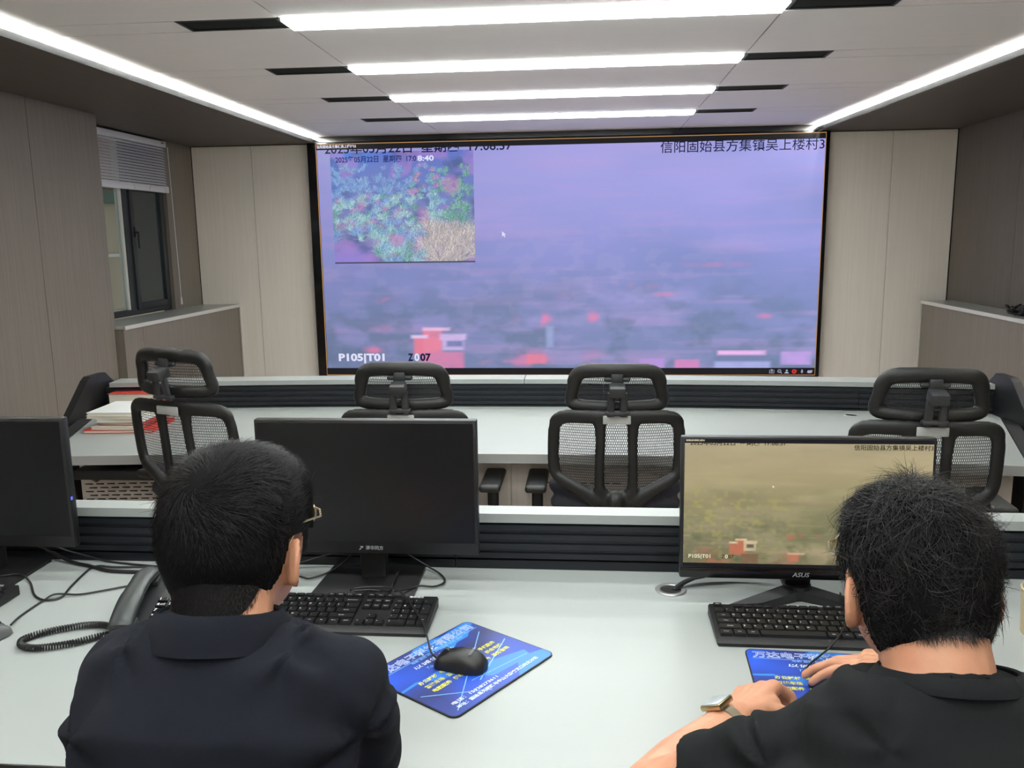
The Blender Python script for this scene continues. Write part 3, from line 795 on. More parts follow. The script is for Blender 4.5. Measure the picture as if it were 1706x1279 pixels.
bm = NB(); box2(bm, (-1.80-o2.x, 2.715-o2.y, .662), (-1.36-o2.x, 2.85-o2.y, .695), bev=.004); tr_ = obj('keyboard_tray', bm, M['black'], D2)
for x in (-1.78, -1.37):
    bm = NB(); tube(bm, [(x-o2.x, 2.76-o2.y, .665), (x-o2.x+.02, 2.79-o2.y, .635), (x-o2.x+.06, 2.83-o2.y, .665)], .005, 6); obj('tray_bracket', bm, M['metal'], tr_)
for x in (-1.80, -.27, 1.33):
    y = 2.93-.10*((x+.26)/1.75)**2
    bm = NB(); box2(bm, (x-o2.x-.02, y-o2.y+.025, 0), (x-o2.x+.02, y-o2.y+.55, .7215)); obj('support_panel', bm, M['panel_grey'], D2, False)

# cable grommets
def grommet(x, y, r, label, open_):
    g = empty('cable_grommet', (x, y, .75), 0, label, 'cable grommet', 'desk cable grommets')
    bm = NB(); tube(bm, [(r*math.cos(2*PI*k/32), r*math.sin(2*PI*k/32), .0012) for k in range(32)], .0055 if open_ else .003, 8, True, rv=.0025); obj('ring', bm, M['alu'] if open_ else M['grey_plate'], g)
    bm = NB(); cyl(bm, (0, 0, .0002), r-.002, .0012, 32); obj('opening' if open_ else 'cap', bm, M['void'] if open_ else M['chair_light'], g)
grommet(.177, 1.683, .027, 'silver ringed open cable hole beside the lit monitor', True)
grommet(-1.612, 3.445, .026, 'grey cable cap in the far desk behind the leftmost mesh chair', False)
grommet(1.073, 3.455, .026, 'grey cable cap in the far desk left of the rightmost mesh chair', False)

# ------------------------------------------------------------------ mesh chairs
yc_ = lambda x, z: .95*x*x-.10*(z-.70)
def on_back(p): return (p[0], yc_(p[0], p[1]), p[1])
def mirror(half): return half+[(-x, z) for x, z in half[::-1] if abs(x) > 1e-6]
half = [(0, .926), (.08, .927), (.15, .924), (.182, .913), (.195, .885), (.199, .83), (.199, .765), (.19, .728), (.165, .705), (.12, .686), (.08, .664), (.045, .648), (0, .644)]
hh = [(0, 1.074), (.06, 1.073), (.105, 1.068), (.127, 1.050), (.136, 1.01), (.143, .975), (.128, .961), (.07, .957), (0, .956)]
def inside(p, poly_):
    x, y = p; c = False; n = len(poly_)
    for i in range(n):
        x1, y1 = poly_[i]; x2, y2 = poly_[(i+1) % n]
        if (y1 > y) != (y2 > y) and x < (x2-x1)*(y-y1)/(y2-y1)+x1: c = not c
    return c
def weave_sheet(poly_, fn, name, parent, step=.009):
    bm = NB(); xs = [p[0] for p in poly_]; zs = [p[1] for p in poly_]; g = {}
    nx = int((max(xs)-min(xs))/step)+1; nz = int((max(zs)-min(zs))/step)+1
    for i in range(nx+1):
        for k in range(nz+1): g[i, k] = (min(xs)+i*step, min(zs)+k*step)
    V = {}
    for i in range(nx):
        for k in range(nz):
            q = [(i, k), (i+1, k), (i+1, k+1), (i, k+1)]
            if all(inside(g[a], poly_) for a in q):
                bm.faces.new([V.setdefault(a, None) or V.__setitem__(a, bm.verts.new(fn(*g[a]))) or V[a] for a in q])
    return obj(name, bm, M['weave'], parent)
def make_chair():
    ch = empty('mesh_office_chair')
    bm = NB(); ring = [Vector((p.x, 0, p.z)) for p in smooth_path([(x, 0, z) for x, z in mirror(half)], 4, True)]
    tube(bm, [on_back((p.x, p.z)) for p in ring], [.0235 if p.z > .9 else .020 for p in ring], 12, True, rv=.012, upv=(0, 1, 0))
    for s in (-1, 1):
        tube(bm, [on_back((s*.052, .925)), on_back((s*.050, .85)), on_back((s*.053, .75)), on_back((s*.052, .69)), on_back((s*.03, .645))], [.022, .0165, .0165, .019, .03], 10, False, rv=.013, upv=(0, 1, 0))
        tube(bm, [on_back((s*.185, .72)), on_back((s*.12, .685)), on_back((s*.05, .64))], [.02, .022, .03], 10, False, rv=.016, upv=(0, 1, 0))
    capsule(bm, (0, .005, .65), .032, (0, .02, .56), .03); capsule(bm, (0, .02, .56), .03, (0, .10, .43), .03)
    box(bm, (0, -.004, .925), (.12, .018, .036))
    me = fuse_mesh('back_frame', bm, .005, 5); new_obj('back_frame', me, M['chair'], ch)
    ringp = [(p.x, p.z) for p in ring]
    weave_sheet(ringp, lambda x, z: (x, yc_(x, z)+.004, z), 'back_mesh', ch)
    bm = NB(); box(bm, (0, -.039, .921), (.086, .006, .027), bev=.004); obj('rear_plate', bm, M['grey_plate'], ch)
    # lumbar pad
    bm = NB()
    for s in (-1, 1): capsule(bm, (s*.05, .035, .645), .03, (s*.19, .085, .675), .028); capsule(bm, (s*.05, .035, .61), .03, (s*.185, .08, .62), .028)
    capsule(bm, (-.05, .035, .63), .034, (.05, .035, .63), .034)
    new_obj('lumbar_pad', fuse_mesh('lumbar_pad', bm, .007, 6), M['cushion'], ch)
    # headrest
    hy = lambda x, z: -.018+1.25*x*x-.12*(z-1.01)
    hr = smooth_path([(x, 0, z) for x, z in mirror(hh)], 4, True)
    bm = NB(); tube(bm, [(p.x, hy(p.x, p.z), p.z) for p in hr], [.0235 if p.z > 1.03 else .0205 for p in hr], 12, True, rv=.016, upv=(0, 1, 0))
    H_ = new_obj('headrest_frame', fuse_mesh('headrest_frame', bm, .0045, 4), M['chair'], ch)
    weave_sheet([(p.x, p.z) for p in hr], lambda x, z: (x, hy(x, z)+.004, z), 'headrest_mesh', H_)
    bm = NB(); box(bm, (0, -.062, 1.018), (.050, .05, .034), Matrix.Rotation(.25, 3, 'X'), bev=.007); capsule(bm, (-.033, -.032, 1.047), .008, (.033, -.032, 1.047), .008); box(bm, (0, -.035, 1.05), (.036, .02, .03), bev=.004)
    for s in (-1, 1): tube(bm, [(s*.019, -.062, 1.01), (s*.019, -.055, .97), (s*.02, -.048, .935)], .0075, 8, rv=.012)
    box(bm, (0, -.048, .945), (.07, .022, .012), bev=.003)
    obj('headrest_bracket', bm, M['chair_light'], ch)
    # seat, arms, base
    bm = NB(); box(bm, (0, .30, .455), (.47, .46, .07), bev=.03, seg=3); obj('seat', bm, M['cushion'], ch)
    for s in (-1, 1):
        bm = NB(); box(bm, (s*.262, .20, .655), (.072, .235, .026), bev=.011, seg=3); ap = obj('armrest', bm, M['chair'], ch)
        bm = NB(); tube(bm, [(s*.262, .20, .645), (s*.262, .20, .50), (s*.25, .22, .44), (s*.16, .25, .415)], .02, 10); obj('arm_post', bm, M['chair'], ap)
    bm = NB(); box(bm, (0, .28, .405), (.22, .26, .045), bev=.01); obj('tilt_mechanism', bm, M['chair'], ch)
    bm = NB(); cyl(bm, (0, .28, .08), .026, .20, 20); cyl(bm, (0, .28, .26), .017, .14, 20); obj('gas_column', bm, M['metal'], ch)
    bm = NB()
    for k in range(5):
        a = 2*PI*k/5+.3; tube(bm, [(0, .28, .10), (.15*math.cos(a), .28+.15*math.sin(a), .095), (.30*math.cos(a), .28+.30*math.sin(a), .075)], [.035, .028, .022], 10, rv=[.022, .018, .014])
    obj('star_base', bm, M['chair'], ch)
    pr = None
    for k in range(5):
        a = 2*PI*k/5+.3
        if pr is None:
            bm = NB()
            for s in (-1, 1): cyl(bm, (s*.012-.008, 0, .028), .028, .016, 18, 'x')
            cyl(bm, (0, 0, .03), .008, .035, 10); pr = obj('caster', bm, M['black'], ch); c = pr
        else: c = pr.copy(); COL.objects.link(c)
        c.location = (.30*math.cos(a), .28+.30*math.sin(a), 0); c.rotation_euler = (0, 0, a+PI/2)
    return ch
def raise_chair(ch, dz, dh):
    for c in ch.children:
        n = c.name.split('.')[0]
        if n in ('star_base', 'caster'): continue
        if n == 'gas_column': c.location.z += dz*.5; continue
        c.location.z += dz+(dh if n.startswith('headrest') else 0)
chair = make_chair()
spots = [(-1.285, 2.50, -.32, .045, .02, 'leftmost black mesh chair, set high and turned beside the book pile'),
         (-.583, 2.60, 0., 0, .005, 'black mesh chair behind the switched-off monitor'),
         (.095, 2.60, 0., 0, 0, 'black mesh chair fully seen between the two monitors'),
         (.965, 2.42, -.06, .010, .005, 'rightmost black mesh chair behind the lit monitor'),
         (-.43, .42, 0., 0, -.04, 'black mesh chair under the man in the navy polo'),
         (.40, .42, 0., 0, -.04, 'black mesh chair under the man in the charcoal tee')]
for i, (x, y, rz, dz, dh, lb) in enumerate(spots):
    c = chair if i == 0 else copy_tree(chair0)
    if i == 0: chair0 = copy_tree(chair)      # keep the unraised pattern for the copies
    c.location = (x, y, 0); c.rotation_euler = (0, 0, rz); raise_chair(c, dz, dh); tag(c, lb, 'chair', 'mesh office chairs')
def drop(o):
    for ch in list(o.children): drop(ch)
    bpy.data.objects.remove(o)
drop(chair0)

# ------------------------------------------------------------------ books on the far desk
def book(x, y, z, w_, d, h, rz, cover, label, name='book', soft=False):
    b = empty(name, (x, y, z), rz, label, 'book', 'books piled on the far desk')
    t = min(.002, h*.2)
    bm = NB(); box2(bm, (-w_/2, -d/2, 0), (w_/2, d/2, t)); box2(bm, (-w_/2, -d/2, h-t), (w_/2, d/2, h)); box2(bm, (w_/2-t, -d/2, 0), (w_/2, d/2, h)); obj('cover', bm, M[cover], b, False)
    bm = NB(); box2(bm, (-w_/2+.003, -d/2+.003, t), (w_/2-t, d/2-.003, h-t)); obj('pages', bm, M['paper'], b, False)
    return b
zb = .7505
for (x, y, w_, d, h, rz, cv, lb) in [
        (-1.83, 3.17, .27, .23, .013, .10, 'red_cover', 'red folder at the bottom of the book pile'),
        (-1.835, 3.165, .19, .22, .012, .03, 'paper', 'cream book lying on the red folder in the pile'),
        (-1.815, 3.18, .18, .21, .014, -.04, 'red_cover', 'red-backed book, third from the bottom of the pile'),
        (-1.82, 3.175, .185, .22, .014, .05, 'white_cover', 'pale book fourth from the bottom of the pile'),
        (-1.845, 3.18, .20, .24, .012, -.02, 'paper', 'cream notebook just under the top of the pile'),
        (-1.85, 3.185, .20, .24, .012, .06, 'white_cover', 'white notebook on top of the book pile')]:
    book(x, y, zb, w_, d, h, rz, cv, lb); zb += h+.0006
book(-1.955, 3.475, .7505, .24, .075, .085, 0., 'red_cover', 'thick red book under the ledge behind the book pile')

# black bundle on the right sill
bm = NB(); rr = random.Random(3)
for k in range(26):
    p = Vector((rr.uniform(-.06, .06), rr.uniform(-.16, .12), rr.uniform(.02, .05)))
    pts = [p+Vector((rr.uniform(-.04, .04), rr.uniform(-.05, .05), rr.uniform(-.02, .02))) for _ in range(5)]
    pts = [Vector((max(-.075, min(.075, q.x)), q.y, max(.009, q.z))) for q in pts]
    tube(bm, smooth_path(pts, 5), .008, 7)
o = obj('cable_bundle', bm, M['cable'], None); o.location = (2.745, 5.58, .9485); tag(o, 'tangled black bundle lying on the right sill', 'cable bundle')

# cup at the right edge
cp = empty('paper_cup', (.845, 1.52, .7505), 0, 'kraft paper cup at the right edge of the near desk', 'cup')
bm = NB(); cyl(bm, (0, 0, 0), .046, .005, 32); 
A = ring_verts(bm, (0, 0, 0), Vector((1, 0, 0)), Vector((0, 1, 0)), .046, .046, 32); B = ring_verts(bm, (0, 0, .085), Vector((1, 0, 0)), Vector((0, 1, 0)), .050, .050, 32); bridge(bm, A, B)
A2 = ring_verts(bm, (0, 0, .006), Vector((1, 0, 0)), Vector((0, 1, 0)), .0445, .0445, 32); B2_ = ring_verts(bm, (0, 0, .085), Vector((1, 0, 0)), Vector((0, 1, 0)), .0485, .0485, 32); bridge(bm, A2, B2_); bridge(bm, B, B2_)
obj('cup_wall', bm, M['cup'], cp)
bm = NB(); tube(bm, [(.0495*math.cos(2*PI*k/32), .0495*math.sin(2*PI*k/32), .085) for k in range(32)], .002, 6, True); obj('rim', bm, M['cup'], cp)
# ------------------------------------------------------------------ monitors
def tilted(b, m): # 3D rotation helper for a leaning panel
    return Matrix.Rotation(b, 4, 'X')
def office_monitor(x, y, label):
    mo = empty('monitor', (x, y, .7505), 0, label, 'monitor', 'desk monitors')
    bm = NB(); prism(bm, [(-.108, -.085), (.108, -.085), (.104, .075), (-.104, .075)], 0, .007, 'z'); obj('base', bm, M['black'], mo, False)
    bm = NB(); box2(bm, (-.026, .005, .006), (.032, .032, .26), bev=.006); obj('neck', bm, M['black_matte'], mo)
    ox, oy = .007, -.035
    bm = NB(); box2(bm, (ox-.233, oy, .078), (ox+.233, oy+.022, .366), bev=.003); box2(bm, (ox-.17, oy+.02, .13), (ox+.17, oy+.045, .32), bev=.012)
    sh = obj('panel_shell', bm, M['black'], mo)
    bm = NB(); box2(bm, (ox-.226, oy-.0006, .104), (ox+.226, oy+.002, .359)); obj('display', bm, M['screen_off'], mo, False)
    text_obj('maker_lettering', '清华同方', .0095, WALLM(ox+.012, oy-.0008, .0905), M['grey_ink'], mo, .02)
    bm = NB(); Mx = WALLM(ox-.016, oy-.0008, .0905); poly(bm, [(-.006, -.004), (-.002, -.004), (.0, .0), (.004, .001), (.004, .004), (-.003, .004), (-.001, .001)], Mx)
    me = bpy.data.meshes.new('maker_emblem'); bm.to_mesh(me); bm.free(); new_obj('maker_emblem', me, M['grey_ink'], mo)
    return mo
mA = office_monitor(-.462, 1.69, 'black monitor switched off, in front of the man in navy')
mB = copy_tree(mA); mB.location = (-1.347, 1.69, .7505); tag(mB, 'black monitor switched off, cut by the left photo edge')
bm = NB(); box2(bm, (.007+.2327, -.032, .185), (.007+.2337, -.027, .192)); obj('power_light', bm, mat('blue_indicator', (60, 60, 200), .4, emit=((70, 80, 255), 1.2)), mB, False)

m2 = empty('monitor', (.43, 1.665, .7505), 0, 'black monitor showing a yellow hazy village picture', 'monitor', 'desk monitors')
bm = NB()
for pts in ([(0, 0), (-.155, -.088)], [(0, 0), (.155, -.088)], [(0, 0), (0, .10)]):
    p, q = Vector((*pts[0], .022)), Vector((*pts[1], .008)); d = (q-p).normalized(); n_ = Vector((d.y, -d.x, 0))
    A = [p+n_*.021, p-n_*.021, q-n_*.014, q+n_*.014]
    lo = [bm.verts.new((v.x, v.y, 0)) for v in A]; hi = [bm.verts.new((v.x, v.y, v.z)) for v in A]
    bridge(bm, lo, hi); bm.faces.new(lo[::-1]); bm.faces.new(hi)
cyl(bm, (0, 0, .0), .026, .028, 24)
obj('stand_feet', bm, M['black'], m2, False)
bm = NB(); box2(bm, (-.026, -.002, .02), (.026, .026, .22), bev=.006); obj('neck', bm, M['black_matte'], m2)
pl = empty('display_panel', (0, -.032, .052)); pl.parent = m2
PT = pl; pl.rotation_euler = (math.radians(-2.5), 0, 0)
bm = NB(); box2(bm, (-.2425, -.008, 0), (.2425, .012, .288), bev=.003); box2(bm, (-.16, .01, .05), (.16, .04, .24), bev=.012); obj('panel_shell', bm, M['black'], PT)
bm = NB(); box2(bm, (-.2405, -.0105, .001), (.2405, -.0075, .021), bev=.001); obj('chin', bm, M['black_gloss'], PT)
DX0, DX1, DZ0, DZ1 = -.236, .236, .031, .276
picture('display', landscape(150, 260, MP), (DX0, -.0088, DZ0), (DX1-DX0, 0, 0), (0, 0, DZ1-DZ0), PT)
bm = NB(); box2(bm, (DX0, -.0094, DZ1-.0005), (DX1, -.0085, DZ1+.0075)); obj('title_bar', bm, M['px_dark'], PT, False)
bm = NB(); box2(bm, (DX0, -.0094, DZ0-.006), (DX1, -.0085, DZ0+.0005)); obj('bottom_bar', bm, M['px_dark'], PT, False)
def mt(name, s, x, z, size, m, width, y=-.00905): return text_obj(name, s, size, WALLM(x, y, z), m, PT, .015, 'LEFT', width)
mt('date_lettering', '2025年05月22日  星期四  17:08:37', DX0+.010, DZ1-.0005, .0125, M['px_olive_text'], .185)
mt('place_lettering', '信阳固始县方集镇吴上楼村3', DX1-.149, DZ1-.0085, .0115, M['px_olive_text'], .148)
mt('title_lettering', '信阳固始县方集镇吴上楼村03', DX0+.002, DZ1+.0045, .004, M['px_cream_text'], .036, -.0096)
mt('camera_code_lettering', 'P105|T01', DX0+.010, DZ0+.014, .0105, M['px_cream_text'], .043)
mt('zoom_lettering', 'Z', DX0+.076, DZ0+.014, .0105, M['px_olive_text'], .0055); mt('zoom_lettering', '0', DX0+.0825, DZ0+.014, .0105, M['px_cream_text'], .0052); mt('zoom_lettering', '07', DX0+.0885, DZ0+.014, .0105, M['px_olive_text'], .011)
text_obj('maker_lettering', 'ASUS', .0125, WALLM(-.005, -.0108, .0105), M['grey_ink'], PT, .012, 'CENTER', .032, .25)
bm = NB(); poly(bm, [(0, 0), (0, -.006), (.0018, -.0045), (.004, -.004)], WALLM(-.065, -.0091, .192)); me = bpy.data.meshes.new('mouse_pointer'); bm.to_mesh(me); bm.free(); new_obj('mouse_pointer', me, M['px_cream_text'], PT)

def cable(name, pts, r, parent=None, m='cable', n=6, k=8):
    bm = NB(); sp = smooth_path(pts, k)
    if parent is not None: sp = [p-Vector(parent.location) for p in sp]
    tube(bm, sp, r, n); return obj(name, bm, M[m], parent)
ZD = .7505
for k, (dx, h) in enumerate(((0, .030), (.006, .042), (.012, .022))):
    cable('monitor_cable', [(.395+dx, 1.70, .83), (.34, 1.725, .80-k*.008), (.27, 1.715+.005*k, .775), (.215, 1.70+.004*k, .766-.003*k), (.186+dx*.5, 1.684, .755), (.182+dx*.5, 1.683, .7515)], .0038, m2)
cable('monitor_cable', [(.50, 1.70, .82), (.53, 1.69, .79), (.56, 1.64, .757), (.60, 1.60, ZD+.003)], .003, m2)
cable('monitor_cable', [(-.43, 1.735, .83), (-.40, 1.76, .79), (-.36, 1.765, .762), (-.318, 1.73, .7545), (-.302, 1.69, .7545), (-.32, 1.664, .7545), (-.35, 1.655, .759), (-.372, 1.63, .762), (-.392, 1.604, .768)], .0022, mA)
cable('monitor_cable', [(-.47, 1.735, .83), (-.53, 1.76, .80), (-.60, 1.765, .775), (-.68, 1.75, .756), (-.78, 1.74, ZD+.003)], .0022, mA)
cable('monitor_cable', [(-.49, 1.735, .82), (-.55, 1.73, .765), (-.595, 1.695, .7545), (-.625, 1.70, .7545), (-.69, 1.73, .7545)], .0022, mA)
cable('power_cord', [(-1.30, 1.73, .84), (-1.29, 1.765, .80), (-1.25, 1.778, .770), (-1.19, 1.755, .756), (-1.128, 1.733, .7545), (-1.073, 1.711, .7545), (-1.005, 1.706, .7545), (-.93, 1.71, .7545)], .0040, mB)
cable('signal_cable', [(-1.28, 1.73, .84), (-1.22, 1.765, .785), (-1.16, 1.775, .762), (-1.11, 1.768, .7535), (-1.05, 1.755, .7535), (-.96, 1.74, .7535)], .0024, mB)

# ------------------------------------------------------------------ keyboards, every key with its legend
U = .0190
LAY = [  # row y, [(legend, width)], start x
    (.0262, 0, ['`', '1', '2', '3', '4', '5', '6', '7', '8', '9', '0', '-', '=', ('Backspace', 2)]),
    (.0262-U, 0, [('Tab', 1.5), 'Q', 'W', 'E', 'R', 'T', 'Y', 'U', 'I', 'O', 'P', '[', ']', ('\\', 1.5)]),
    (.0262-2*U, 0, [('Caps', 1.75), 'A', 'S', 'D', 'F', 'G', 'H', 'J', 'K', 'L', ';', "'", ('Enter', 2.25)]),
    (.0262-3*U, 0, [('Shift', 2.25), 'Z', 'X', 'C', 'V', 'B', 'N', 'M', ',', '.', '/', ('Shift', 2.75)]),
    (.0262-4*U, 0, [('Ctrl', 1.25), ('Win', 1.25), ('Alt', 1.25), (' ', 6.25), ('Alt', 1.25), ('Fn', 1.25), ('Menu', 1.25), ('Ctrl', 1.25)]),
    (.0262+1.25*U, 13*U-.02, []),
    (.0262, 15.25*U, ['Ins', 'Home', 'PgUp', None, 'Num', '/', '*', '-']),
    (.0262-U, 15.25*U, ['Del', 'End', 'PgDn', None, '7', '8', '9']),
    (.0262-2*U, 18.5*U, ['4', '5', '6']),
    (.0262-3*U, 16.25*U, [('^', 1)]), (.0262-3*U, 18.5*U, ['1', '2', '3']),
    (.0262-4*U, 15.25*U, ['<', 'v', '>', None, ('0', 2), '.'])]
def keycap(name, w_, h_, legend, small=True):
    bm = NB(); zt = .0052
    a = [(-w_/2, -h_/2), (w_/2, -h_/2), (w_/2, h_/2), (-w_/2, h_/2)]; b_ = [(x*.0+(x-math.copysign(.0013, x)), (y-math.copysign(.0012, y))+.0003) for x, y in a]
    A = [bm.verts.new((x, y, 0)) for x, y in a]; B = [bm.verts.new((x, y, zt)) for x, y in b_]
    bridge(bm, A, B); bm.faces.new(B); bm.faces.new(A[::-1])
    bmesh.ops.recalc_face_normals(bm, faces=bm.faces[:])
    if legend.strip():
        one = len(legend) == 1
        sz = .0058 if one else .0036
        add_text(bm, legend, sz, TM((-w_/2+.0042 if one else 0, .0015 if one else 0, zt+.0002), (1, 0, 0), (0, 1, 0)), .012, 'CENTER', 1, None if one else min(w_*.66, .0022*len(legend)))
    me = bpy.data.meshes.new(name); bm.to_mesh(me); bm.free(); me.materials.append(M['key']); me.materials.append(M['white_ink'])
    return me
def make_keyboard(label, logo=True):
    kb = empty('keyboard', (0, 0, .7505), 0, label, 'keyboard', 'black keyboards')
    W2 = .22; tilt = math.atan2(.012, .15)
    bm = NB(); prism(bm, [(-.075, 0), (.058, 0), (.058, .021), (.055, .0222), (-.048, .0125), (-.066, .011), (-.075, .006)], -W2, W2, 'x'); bmesh.ops.bevel(bm, geom=[e for e in bm.edges if abs(e.verts[0].co.x-e.verts[1].co.x) < 1e-6 and abs(abs(e.verts[0].co.x)-W2) < 1e-6], offset=.002, segments=2, affect='EDGES')
    obj('shell', bm, M['keyboard'], kb)
    sl = math.atan2(.0225-.0125, .110)
    def place(o, x, y): o.location = (x, y, .0125+(y+.048)*math.tan(sl)+.0004); o.rotation_euler = (sl, 0, 0); o.parent = kb
    x0 = -.2128
    for y, xs, keys in LAY:
        x = x0+xs
        for k in keys:
            if k is None: x += .25*U; continue
            lg, wd = k if isinstance(k, tuple) else (k, 1)
            o = new_obj('key', keycap('key', wd*U-.0016, U-.0022, lg)); place(o, x+wd*U/2, y); x += wd*U
    for lg, xx, yy in (('+', x0+21.5*U+U/2, .0262-1.5*U), ('Ent', x0+21.5*U+U/2, .0262-3.5*U)):
        o = new_obj('key', keycap('key', U-.0016, 2*U-.0022, lg)); place(o, xx, yy)
    for lg, c in [('Esc', .5)]+[('F%d' % (9+i), 11.4+i) for i in range(4)]+[('Prt', 15.75), ('Scr', 16.75), ('Brk', 17.75)]:
        o = new_obj('key', keycap('key', U-.0018, .011, lg)); place(o, x0+c*U, .0262+1.12*U)
    bm = NB()
    for c in [2.5, 3.5, 4.5, 5.5, 7, 8, 9, 10]: box(bm, (x0+c*U, .0262+1.12*U, .0225), (U-.003, .009, .006), Matrix.Rotation(sl, 3, 'X'), bev=.001)
    o = obj('function_keys', bm, M['key'], kb); tag(o, kind='stuff')
    if logo:
        q = TM((.178, .0262+1.1*U, .0237), (1, 0, 0), (0, math.cos(sl), math.sin(sl))); text_obj('maker_lettering', '清华同方', .0075, q, M['white_ink'], kb, .02)
    return kb
kA = make_keyboard('black keyboard in front of the man in navy'); kA.location = (-.515, 1.517, .7505)
kB = copy_tree(kA); kB.location = (.457, 1.512, .7505); tag(kB, 'black keyboard below the lit monitor'); kB.rotation_euler = (0, 0, -.01)
kC = copy_tree(kA); kC.location = (-1.412, 1.525, .7505); tag(kC, 'black keyboard corner at the left photo edge')
for o in list(kB.children):
    if o.name.startswith('maker'): bpy.data.objects.remove(o)
cable('keyboard_cable', [(-.412, 1.590, .766), (-.446, 1.590, .776), (-.466, 1.577, .7785), (-.44, 1.584, .7785), (-.416, 1.593, .773), (-.406, 1.62, .762), (-.407, 1.66, .762), (-.41, 1.74, .762)], .0020, kA)
cable('keyboard_cable', [(-1.40, 1.600, .757), (-1.35, 1.640, .7605), (-1.288, 1.654, .7605), (-1.25, 1.664, .7605), (-1.21, 1.64, .754), (-1.159, 1.579, .7535), (-1.127, 1.556, .7535), (-1.106, 1.555, .7535), (-1.092, 1.572, .7535), (-1.106, 1.629, .7535), (-1.121, 1.715, .7535), (-1.112, 1.738, .7535), (-1.066, 1.733, .7535), (-.98, 1.742, .7535)], .0023, kC)

